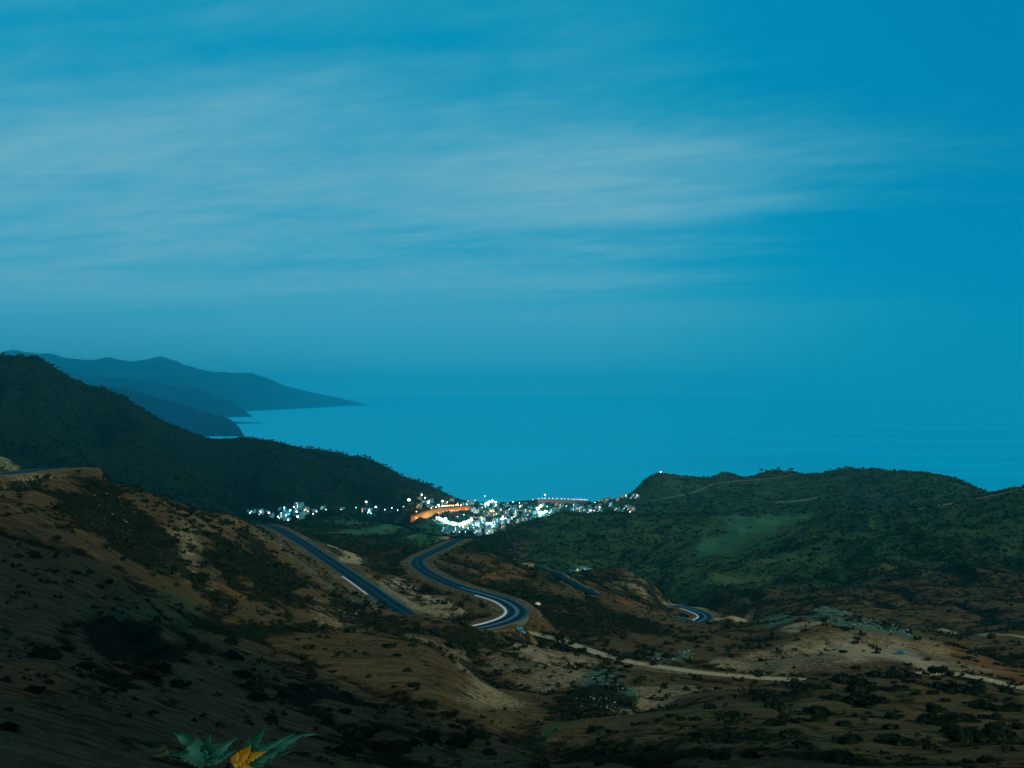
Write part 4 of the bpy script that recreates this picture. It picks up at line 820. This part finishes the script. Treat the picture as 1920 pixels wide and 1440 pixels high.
def lamp(x, y, z, h, c, P_, size, label, group, cat='street lamp', name='street_lamp'):
    r = bpy.data.objects.new(name, None); COL.objects.link(r); r.location = (x, y, z); r.empty_display_size = .5; hk = round(h)
    if hk not in POLES: o = mesh_np('pole', *cyl(.14, .07, hk), MAT_POLE); POLES[hk] = o.data; bpy.data.objects.remove(o)
    if (c, size) not in HEAD: HEAD[c, size] = bead('lamp_head', size, GLOW[c])
    if (c, P_) not in LDAT:
        ld = bpy.data.lights.new('bulb', 'POINT'); ld.energy = P_ * (.22 if P_ < 11000 else 1.3); ld.color = COLS[c]; ld.shadow_soft_size = .5; LDAT[c, P_] = ld
    po = bpy.data.objects.new('pole', POLES[hk]); hd = bpy.data.objects.new('lamp_head', HEAD[c, size]); hd.location.z = hk + size * .7
    for o in (po, hd): COL.objects.link(o); o.parent = r
    if P_: lo = bpy.data.objects.new('bulb', LDAT[c, P_]); COL.objects.link(lo); lo.parent = r; lo.location = (0, -size * 1.6, hk - .3)
    return tag(r, label, cat, group)
def along(C_, n, side, z, h, c, P_, size, label, group):
    d = np.concatenate([[0], np.cumsum(np.hypot(*np.diff(C_[:, :2], axis=0).T))]); s = np.linspace(d[-1] * .015, d[-1] * .985, n); T_ = np.gradient(C_[:, :2], axis=0); T_ /= np.linalg.norm(T_, axis=1)[:, None]; Nn = np.stack([-T_[:, 1], T_[:, 0]], -1)
    for q in s: i = int(np.searchsorted(d, q).clip(0, len(d) - 1)); p = C_[i, :2] + Nn[i] * side; lamp(p[0], p[1], C_[i, 2] + z, h, c, P_, size, label, group)
along(CP, 26, -5.6, 7.0, 4, 'y', 700, .7, 'amber lamp on the seaward-curving promenade rail', 'lamps along the orange promenade')
along(CP, 13, -8.2, -1.0, 3, 'o', 9000, .35, 'orange floodlamp washing the promenade wall from its foot', 'floodlamps under the promenade wall')
along(CQ, 16, -4.6, 6.5, 3, 'p', 450, .75, 'rosy white lamp in the row on the terrace against the sea', 'lamps along the sea terrace')
along(C1, 11, -5, 0, 4, 'w', 16000, .7, 'white floodlight in front of the long glaring wall', 'floodlights along the white wall')
LP = [(909, 930, 'w', 0, .8, 'lone pale light on a tall mast left of the town against the sea', 22), (1022, 928, 'w', 2500, 1.5, 'brightest white star of light on a mast above the terrace', 18), (999, 937, 'p', 0, .8, 'faint rosy light just left of the terrace end', 10), (1239, 885, 'p', 1500, 1.3, 'single white light on top of the headland cliff', 5),
      (973.5, 943, 'w', 9000, 1.2, 'tall white glow on a mast in the middle of the town', 16), (891, 938, 'p', 300, .8, 'small light at the end of the mountain slope above town', 6)]
for px, py, c, P_, sz, lb, hh in LP:
    Y0 = 2480 if px != 1239 else 2520; q = at(px, py, Y0); g0 = float(ground(q.x, q.y)); hh = max(3, q.z - g0 - sz * .7); lamp(q.x, q.y, q.z - round(hh) - sz * .7, hh, c, P_, sz, lb, None)
def lamps(items, label, group, ymin, h=6):
    for px, py, c, P_, sz in items:
        q = hit(px, py + 5.5, ymin)
        if q: lamp(q.x, q.y - 3, float(ground(q.x, q.y - 3)), h, c, P_, sz, label, group)
lamps([(687, 939, 'w', 9000, 1.6), (705, 948, 'w', 8000, 1.3), (692, 956, 'w', 9000, 1.3), (696, 960, 'b', 8000, .6)], 'bright white lamp of the little group between hamlet and promenade', 'lamps between hamlet and promenade', 1500)
lamps([(612, 957, 'b', 3000, .6), (640, 955, 'w', 1500, .5), (668, 950, 'b', 3000, .6), (722, 953, 'w', 3000, .6), (735, 951, 'b', 4000, .8), (746, 955, 'w', 2000, .5), (757, 949, 'b', 3000, .6)], 'faint lamp in the dark strip at the mountain foot', 'faint lamps along the mountain foot', 1500)
lamps([(767, 938, 'w', 9000, 2.2), (791, 928.5, 'w', 5000, 1.6), (797, 934, 'w', 4000, 1.3), (803.5, 944, 'w', 8000, 2.2), (829.5, 940, 'w', 8000, 2.1), (822.5, 948, 'w', 7000, 1.9), (839, 941, 'w', 2500, 1), (858, 944, 'b', 3000, .9), (864, 948, 'b', 3000, 1.0), (850, 949, 'b', 2500, .5), (875, 945, 'b', 2500, .6)], 'bright white lamp on the dark slope above the promenade', 'lamps on the slope above the promenade', 1700)
lamps([(489, 961, 'p', 2500, .9), (505, 964, 'w', 9000, 1.3), (528, 965, 'w', 9000, 1.3), (534, 952, 'b', 9000, 1), (545, 959, 'b', 12000, 1.2), (552, 952, 'b', 9000, 1), (557, 946, 'y', 2500, .7), (557, 962, 'w', 9000, 1.2), (559, 972, 'w', 9000, 1.3), (537, 969, 'b', 6000, .9), (541, 978, 'w', 3000, .9), (522, 971, 'w', 3000, .7), (574, 957, 'o', 1500, .7), (578, 961, 'o', 1500, .7), (588, 966, 'w', 3000, .6), (594, 961, 'w', 1500, .6), (470, 963, 'b', 2500, .5)], 'lamp glowing between the white houses of the left hamlet', 'lamps of the left hamlet', 1400)
lamps([(1173, 928, 'p', 3000, 1), (1195, 929, 'p', 3500, 1.1), (1124, 952, 'p', 5000, 1.3), (1108, 958, 'p', 3000, 1), (1114, 958, 'w', 2500, .8), (1181, 961, 'y', 3500, 1), (1115, 942, 'w', 2500, .8), (1086, 953, 'b', 3500, .6), (1170, 954, 'b', 3000, .5)], 'lamp beside the scattered houses right of the terrace', 'lamps right of the terrace', 1900)
lamps([(911, 945, 'w', 30000, 2.0), (917, 942, 'w', 40000, 2.6), (923, 940, 'w', 40000, 2.8), (929, 943, 'w', 30000, 2.2), (915, 947, 'w', 30000, 1.5), (1013, 962, 'w', 30000, 2.2), (1019, 963, 'w', 30000, 2.4), (1024, 960, 'w', 24000, 1.8), (1007, 954, 'w', 24000, 1.8), (913, 984, 'w', 24000, 1.6), (920, 983, 'w', 24000, 1.6), (943, 974, 'w', 24000, 1.6), (836, 974, 'w', 30000, 1.5), (870, 981, 'w', 30000, 1.5), (930, 947, 'w', 9000, 1.0), (910, 950, 'b', 7000, .7), (962, 941, 'w', 3000, .9), (975, 950, 'w', 12000, 1.3), (946, 949, 'b', 5000, .7), (952, 943, 'b', 3000, .6), (943, 970, 'w', 9000, 1.1), (948, 973, 'w', 7000, .9), (939, 974, 'w', 6000, .8),
       (985, 957, 'w', 7000, 1.1), (965, 960, 'b', 8000, 1.0), (971, 958, 'b', 6000, .8), (1008, 956, 'w', 9000, 1.3), (1010, 962, 'w', 12000, 1.5), (1016, 961, 'w', 12000, 1.5), (1022, 959, 'w', 10000, 1.3), (1026, 950, 'b', 9000, .9), (1036, 953, 'b', 7000, .6), (1050, 947, 'b', 6000, .6), (1062, 949, 'b', 5000, .5), (1030, 962, 'w', 4000, .7), (915, 983, 'w', 9000, 1.2), (921, 982, 'w', 9000, 1.1), (927, 980, 'w', 5000, .7),
       (905, 981, 'b', 7000, .7), (925, 988, 'b', 4000, .7), (868, 990, 'w', 4000, .7), (878, 992, 'b', 5000, .6), (887, 986, 'b', 6000, .6), (862, 1000, 'b', 4000, .5), (873, 1001, 'b', 4000, .5), (895, 992, 'b', 4000, .5), (858, 970, 'b', 7000, .5), (870, 966, 'b', 5000, .5), (893, 961, 'b', 3500, .5), (955, 955, 'b', 5000, .5), (990, 966, 'b', 4000, .5), (960, 972, 'b', 3500, .5)], 'white lamp glaring among the houses of the seaside town', 'white lamps of the seaside town', 1500)
lamps([(921, 960, 'o', 24000, 1.6), (926, 959, 'o', 5000, .8), (939, 956, 'y', 5000, .9), (926, 966, 'y', 1500, .5), (931, 965, 'y', 1500, .5), (936, 964, 'y', 1500, .5), (967, 965, 'o', 6000, .9), (964, 970, 'o', 5000, .8), (993, 958, 'o', 5000, .9), (1014, 950, 'y', 24000, 2.6), (1010, 953, 'y', 9000, 1.8), (1005, 959, 'o', 4000, .8), (883, 973, 'y', 3500, .7), (893, 972, 'o', 4000, .7), (902, 972, 'o', 6000, .9), (904, 952, 'y', 2500, .6)], 'orange lamp among the houses of the seaside town', 'orange lamps of the seaside town', 1500)
# dark trees between the houses
rg = random.Random(12)
for k in range(34):
    px, py = rg.uniform(885, 1040), rg.uniform(948, 985)
    q = hit(px, py, 1500)
    if q and q.z > 3 and py < 1010 - (px - 860) * .25 and not any((q.x - a) ** 2 + (q.y - b) ** 2 < 64 for a, b in HS): tree(q.x, q.y, rg.uniform(6, 11), 'round', 'dark tree between the lit houses of the town', 'trees between the town houses')
# ------------------------------------------------------------------ cars
MAT_BLUE = plain('blue_car_paint', (.02, .20, .36), .3, .5, .05, 1); MAT_DBL = plain('dark_blue_paint', (.01, .05, .09), .35, .5, .05, 1); MAT_TY = plain('tyre_rubber', (.01, .01, .012), .8, .2, .1, 3)
MAT_RIM = plain('alloy', (.4, .42, .44), .35, .5, .05, 3, metal=.8); MAT_CG = plain('car_glass', (.005, .015, .02), .08, .6, .02, 1); MAT_HL = plain('headlight_glass', (.6, .65, .68), .15, .6, .02, 1); MAT_TL = plain('tail_light_glass', (.25, .01, .01), .2, .6, .02, 1)
def loft(secs):                          # secs: list of (x, [(y,z)...]) rings -> closed mesh
    V = [(x, y, z) for x, r in secs for y, z in r]; n = len(secs[0][1]); f = [(k * n + j, k * n + (j + 1) % n, (k + 1) * n + (j + 1) % n, (k + 1) * n + j) for k in range(len(secs) - 1) for j in range(n)]
    c0 = len(V); V += [(secs[0][0], 0, np.mean([z for y, z in secs[0][1]])), (secs[-1][0], 0, np.mean([z for y, z in secs[-1][1]]))]; m = (len(secs) - 1) * n
    t = [(c0, (j + 1) % n, j, j) for j in range(n)] + [(c0 + 1, m + j, m + (j + 1) % n, m + (j + 1) % n) for j in range(n)]
    me = bpy.data.meshes.new('m'); me.from_pydata(V, [], f + [q[:3] for q in t]); return me
def link(name, me, mat, parent, smooth=False):
    me.name = name; me.materials.append(mat)
    if smooth: me.polygons.foreach_set('use_smooth', [True] * len(me.polygons))
    o = bpy.data.objects.new(name, me); COL.objects.link(o); o.parent = parent; return o
def ring(w_, z0, z1, r=.12): return [(-w_, z0 + r), (-w_ + r * .6, z0), (w_ - r * .6, z0), (w_, z0 + r), (w_ * 1.0, (z0 + z1) / 2), (w_ * .97, z1 - r), (w_ - r * 1.4, z1), (-w_ + r * 1.4, z1), (-w_ * .97, z1 - r), (-w_, (z0 + z1) / 2)]
def cabin(w0, w1, z0, z1): return [(-w0, z0), (w0, z0), (w1, z1 - .06), (w1 - .1, z1), (-w1 + .1, z1), (-w1, z1 - .06)]
def disc(r, w_, n=20):
    V = [(r * math.cos(2 * math.pi * j / n), s * w_ / 2, r * math.sin(2 * math.pi * j / n)) for s in (-1, 1) for j in range(n)]; me = bpy.data.meshes.new('d')
    me.from_pydata(V, [], [(j, (j + 1) % n, n + (j + 1) % n, n + j) for j in range(n)] + [tuple(range(n))[::-1], tuple(range(n, 2 * n))]); return me
def bxm(b): V, f = boxes([b]); me = bpy.data.meshes.new('b'); me.from_pydata(V, [], f); return me
def car(px, py, Y, rz, paint_, label):
    h = hit(px, py); r = bpy.data.objects.new('parked_car', None); COL.objects.link(r); x, y = h.x, h.y; r.location = (x, y, float(ground(x, y)) + .02)
    e = .8; gx_ = (float(ground(x + e, y)) - float(ground(x - e, y))) / (2 * e); gy_ = (float(ground(x, y + e)) - float(ground(x, y - e))) / (2 * e)
    up = Vector((-gx_, -gy_, 1)).normalized(); fw = Vector((math.cos(rz), math.sin(rz), 0)); fw = (fw - up * fw.dot(up)).normalized(); sd_ = up.cross(fw); r.matrix_world = Matrix.Translation(r.location) @ Matrix((fw, sd_, up)).transposed().to_4x4()
    b = link('body', loft([(-2.15, ring(.72, .42, .78, .1)), (-2.02, ring(.82, .32, .92)), (-1.5, ring(.86, .25, .97)), (-.6, ring(.87, .22, .96)), (.5, ring(.87, .22, .94)), (1.2, ring(.86, .25, .88)), (1.9, ring(.80, .32, .76)), (2.12, ring(.68, .40, .66, .1))]), paint_, r, True)
    link('roof', loft([(-1.45, cabin(.70, .60, .955, 1.0)), (-1.1, cabin(.76, .60, .95, 1.38)), (-.3, cabin(.78, .61, .95, 1.46)), (.25, cabin(.78, .60, .94, 1.42)), (1.0, cabin(.74, .66, .92, .95))]), paint_, r, True)
    for s in (-1, 1):
        for x0, x1 in ((-1.05, -.35), (-.27, .45)):
            me = bpy.data.meshes.new('w'); q = [(x0, s * .795, 1.0), (x1, s * .795, 1.0), (x1 - (.25 if x1 > 0 else 0), s * .66, 1.36), (x0 + (.1 if x0 < -1 else 0), s * .66, 1.36)]; me.from_pydata(q + [(a, b_ * .97, c) for a, b_, c in q], [], [(0, 1, 2, 3), (4, 7, 6, 5), (0, 4, 5, 1), (1, 5, 6, 2), (2, 6, 7, 3), (3, 7, 4, 0)]); link('side_window', me, MAT_CG, r)
        for xx in (-1.32, 1.32):
            w_ = link('wheel', disc(.32, .22), MAT_TY, r); w_.location = (xx, s * .78, .32); link('rim', disc(.19, .235), MAT_RIM, w_)
        link('headlight', bxm((1.98, 2.13, s * .58 - .14, s * .58 + .14, .54, .66)), MAT_HL, r); link('tail_light', bxm((-2.17, -2.04, s * .62 - .12, s * .62 + .12, .66, .84)), MAT_TL, r)
        link('wing_mirror', bxm((.55, .68, s * .93 - .09, s * .93 + .09, .95, 1.08)), paint_, r)
    for nm, q in (('windscreen', [(.95, -.62, .985), (.95, .62, .985), (.31, .53, 1.40), (.31, -.53, 1.40)]), ('rear_window', [(-1.43, -.6, 1.03), (-1.43, .6, 1.03), (-1.14, .52, 1.37), (-1.14, -.52, 1.37)])):
        me = bpy.data.meshes.new('w'); me.from_pydata(q + [(a, b_, c + .03) for a, b_, c in q], [], [(0, 3, 2, 1), (4, 5, 6, 7), (0, 1, 5, 4), (1, 2, 6, 5), (2, 3, 7, 6), (3, 0, 4, 7)]); link(nm, me, MAT_CG, r)
    return tag(r, label, 'car')
car(1690, 1226, 470, math.radians(-38), MAT_BLUE, 'small blue car parked on the bare pale top of the knoll')
car(976, 1184, 480, math.radians(-12), MAT_BLUE, 'light blue car parked where the dirt road leaves the hairpin')
# ------------------------------------------------------------------ the young tree with big lobed leaves below the viewpoint
def leaf_green(name, a, b, vein):
    m = M(name); n = m.noise(30, 5, .6); m.set(m.mix(m.ramp(n, .3, .7), a, b), .5, .4); return m.m
ML_G = leaf_green('lobed_leaf_green', (.02, .26, .16), (.05, .50, .34), 0); ML_B = leaf_green('withered_leaf', (.16, .17, .06), (.03, .18, .10), 0); ML_Y = leaf_green('yellow_leaf', (.9, .52, .01), (1.0, .80, .05), 0); ML_V = plain('leaf_vein', (.16, .62, .50), .6, .3, .2, 20); ML_S = plain('brown_stem', (.03, .02, .015), .8, .2, .3, 20)
PY = 1.75
def lobe(base, ang, ln, wd, curl, seed, teeth=.22):   # a toothed tapering lobe in leaf space
    n = 15; V = []
    for k in range(n):
        t = k / (n - 1); w_ = wd * (math.sin(math.pi * min(1, t * .85 + .12)) ** .8) * (1 - t) ** .6 * (1 + teeth * (1 if k % 2 else -1)); bend = curl * t * t
        a = ang + .25 * math.sin(seed) * t; cx, cy = base[0] + math.cos(a) * ln * t, base[1] + math.sin(a) * ln * t; zz = bend * ln + .12 * ln * math.sin(t * 5 + seed)
        for s in (-1, -.45, 0, .45, 1): V.append((cx - math.sin(a) * w_ * s, cy + math.cos(a) * w_ * s, zz + abs(s) * w_ * .45))
    f = [(k * 5 + j, k * 5 + j + 1, (k + 1) * 5 + j + 1, (k + 1) * 5 + j) for k in range(n - 1) for j in range(4)]
    return V, f
def big_leaf(px, py, rot, size, lobes, mat, parent, tilt, seed, name='leaf'):
    V = []; f = []; Vv = []; fv = []
    for i, (a, l, w_, c) in enumerate(lobes):
        v, g_ = lobe((0, 0), math.radians(a), l, w_, c, seed + i); b = len(V); V += v; f += [tuple(b + q for q in r) for r in g_]
        for k in range(12):
            p0, p1 = v[k * 5 + 2], v[(k + 1) * 5 + 2]; b = len(Vv); d = .0009 * (1 - k / 13); Vv += [(p0[0], p0[1] - d, p0[2] + .0006), (p0[0], p0[1] + d, p0[2] + .0006), (p1[0], p1[1] + d, p1[2] + .0006), (p1[0], p1[1] - d, p1[2] + .0006)]; fv.append((b, b + 1, b + 2, b + 3))
    o = mesh_np(name, V, f, mat, parent, smooth=True); q = at(px, py, PY); loc = Vector(q) - Vector(parent.location)
    Rm = Matrix.Rotation(math.radians(90 + tilt), 4, 'X') @ Matrix.Rotation(math.radians(rot), 4, 'Z'); o.matrix_local = Matrix.Translation(loc) @ Rm @ Matrix.Scale(size, 4)
    v_ = mesh_np('vein', Vv, fv, ML_V, o); return o
base = at(432, 1500, PY); root = bpy.data.objects.new('sapling', None); COL.objects.link(root); root.location = (base.x, PY, H - 1.8); root.empty_display_size = .1
tag(root, 'teal lobed leaves with one yellow leaf poking in at the bottom left edge', 'young tree')
def stalk(name, p0, p1, r, bow=.02):
    a, b = Vector(p0), Vector(p1); n = 7; V = []; m_ = 9
    for k in range(m_):
        t = k / (m_ - 1); c = a.lerp(b, t) + Vector((0, 0, -bow * math.sin(math.pi * t))); V += [(c.x + r * (1 - .4 * t) * math.cos(2 * math.pi * j / n), c.y + r * (1 - .4 * t) * math.sin(2 * math.pi * j / n), c.z) for j in range(n)]
    return mesh_np(name, V, [(k * n + j, k * n + (j + 1) % n, (k + 1) * n + (j + 1) % n, (k + 1) * n + j) for k in range(m_ - 1) for j in range(n)], ML_S, root, smooth=True)
L0 = Vector(root.location); Pt = lambda px, py, dy=0: at(px, py, PY + dy) - L0
stalk('stem', (0, 0, -.05), Pt(428, 1432), .0065, 0); 
stalk('twig', Pt(428, 1470), Pt(386, 1438), .003); stalk('twig', Pt(428, 1470), Pt(440, 1440), .003); stalk('twig', Pt(540, 1400, .02), Pt(570, 1381, .02), .0007, .002)
u1 = 1.12 / F * PY
big_leaf(386, 1430, 0, 1, [(122, 76 * u1, 13 * u1, .15), (150, 62 * u1, 14 * u1, .2), (172, 44 * u1, 10 * u1, -.2), (86, 58 * u1, 15 * u1, .3), (52, 70 * u1, 14 * u1, .1), (22, 52 * u1, 9 * u1, -.2), (104, 50 * u1, 15 * u1, 0), (68, 46 * u1, 16 * u1, .1)], ML_G, root, 0, 1)
big_leaf(357, 1392, 0, 1, [(140, 34 * u1, 10 * u1, .2), (118, 22 * u1, 8 * u1, .2)], ML_G, root, 0, 7)
big_leaf(385, 1397, 0, 1, [(20, 26 * u1, 8 * u1, .4), (60, 16 * u1, 6 * u1, .2)], ML_B, root, 0, 5, 'withered_leaf')
big_leaf(318, 1410, 0, 1, [(165, 44 * u1, 8 * u1, .3), (195, 30 * u1, 7 * u1, .2), (140, 20 * u1, 5 * u1, .2)], ML_B, root, 0, 9, 'withered_leaf')
big_leaf(452, 1434, 0, 1, [(55, 84 * u1, 12 * u1, .1), (38, 122 * u1, 12 * u1, .0), (44, 110 * u1, 10 * u1, .15), (27, 118 * u1, 12 * u1, -.1), (12, 104 * u1, 11 * u1, .0), (4, 96 * u1, 8 * u1, .1), (66, 60 * u1, 9 * u1, .2)], ML_G, root, 0, 3)
big_leaf(444, 1424, 0, 1, [(34, 44 * u1, 13 * u1, .1), (20, 64 * u1, 11 * u1, .2), (2, 34 * u1, 7 * u1, .1), (-12, 58 * u1, 6 * u1, .1), (70, 22 * u1, 9 * u1, .2)], ML_Y, root, -8, 2, 'yellow_leaf').location.y -= .02
big_leaf(570, 1381, 0, 1, [(22, 26 * u1, 3 * u1, 0)], ML_G, root, 0, 4)
# ------------------------------------------------------------------ air
HAZE_COL = (0.04, 0.90, 1.0, 1); HAZE_D = 4.4e-5
hz = mesh_np('haze', [(x, y, z) for z in (-40, 1130) for y in (-900, 60000) for x in (-60000, 60000)],
             [(0, 2, 3, 1), (4, 5, 7, 6), (0, 1, 5, 4), (2, 6, 7, 3), (0, 4, 6, 2), (1, 3, 7, 5)], [])
hm = bpy.data.materials.new('haze_air'); hm.use_nodes = True; ht = hm.node_tree; ht.nodes.clear()
ho = ht.nodes.new('ShaderNodeOutputMaterial'); hv = ht.nodes.new('ShaderNodeVolumePrincipled'); ht.links.new(hv.outputs[0], ho.inputs['Volume'])
hv.inputs['Color'].default_value = HAZE_COL; hv.inputs['Density'].default_value = HAZE_D; hv.inputs['Anisotropy'].default_value = 0.62
hz.data.materials.append(hm); tag(hz, kind='stuff')
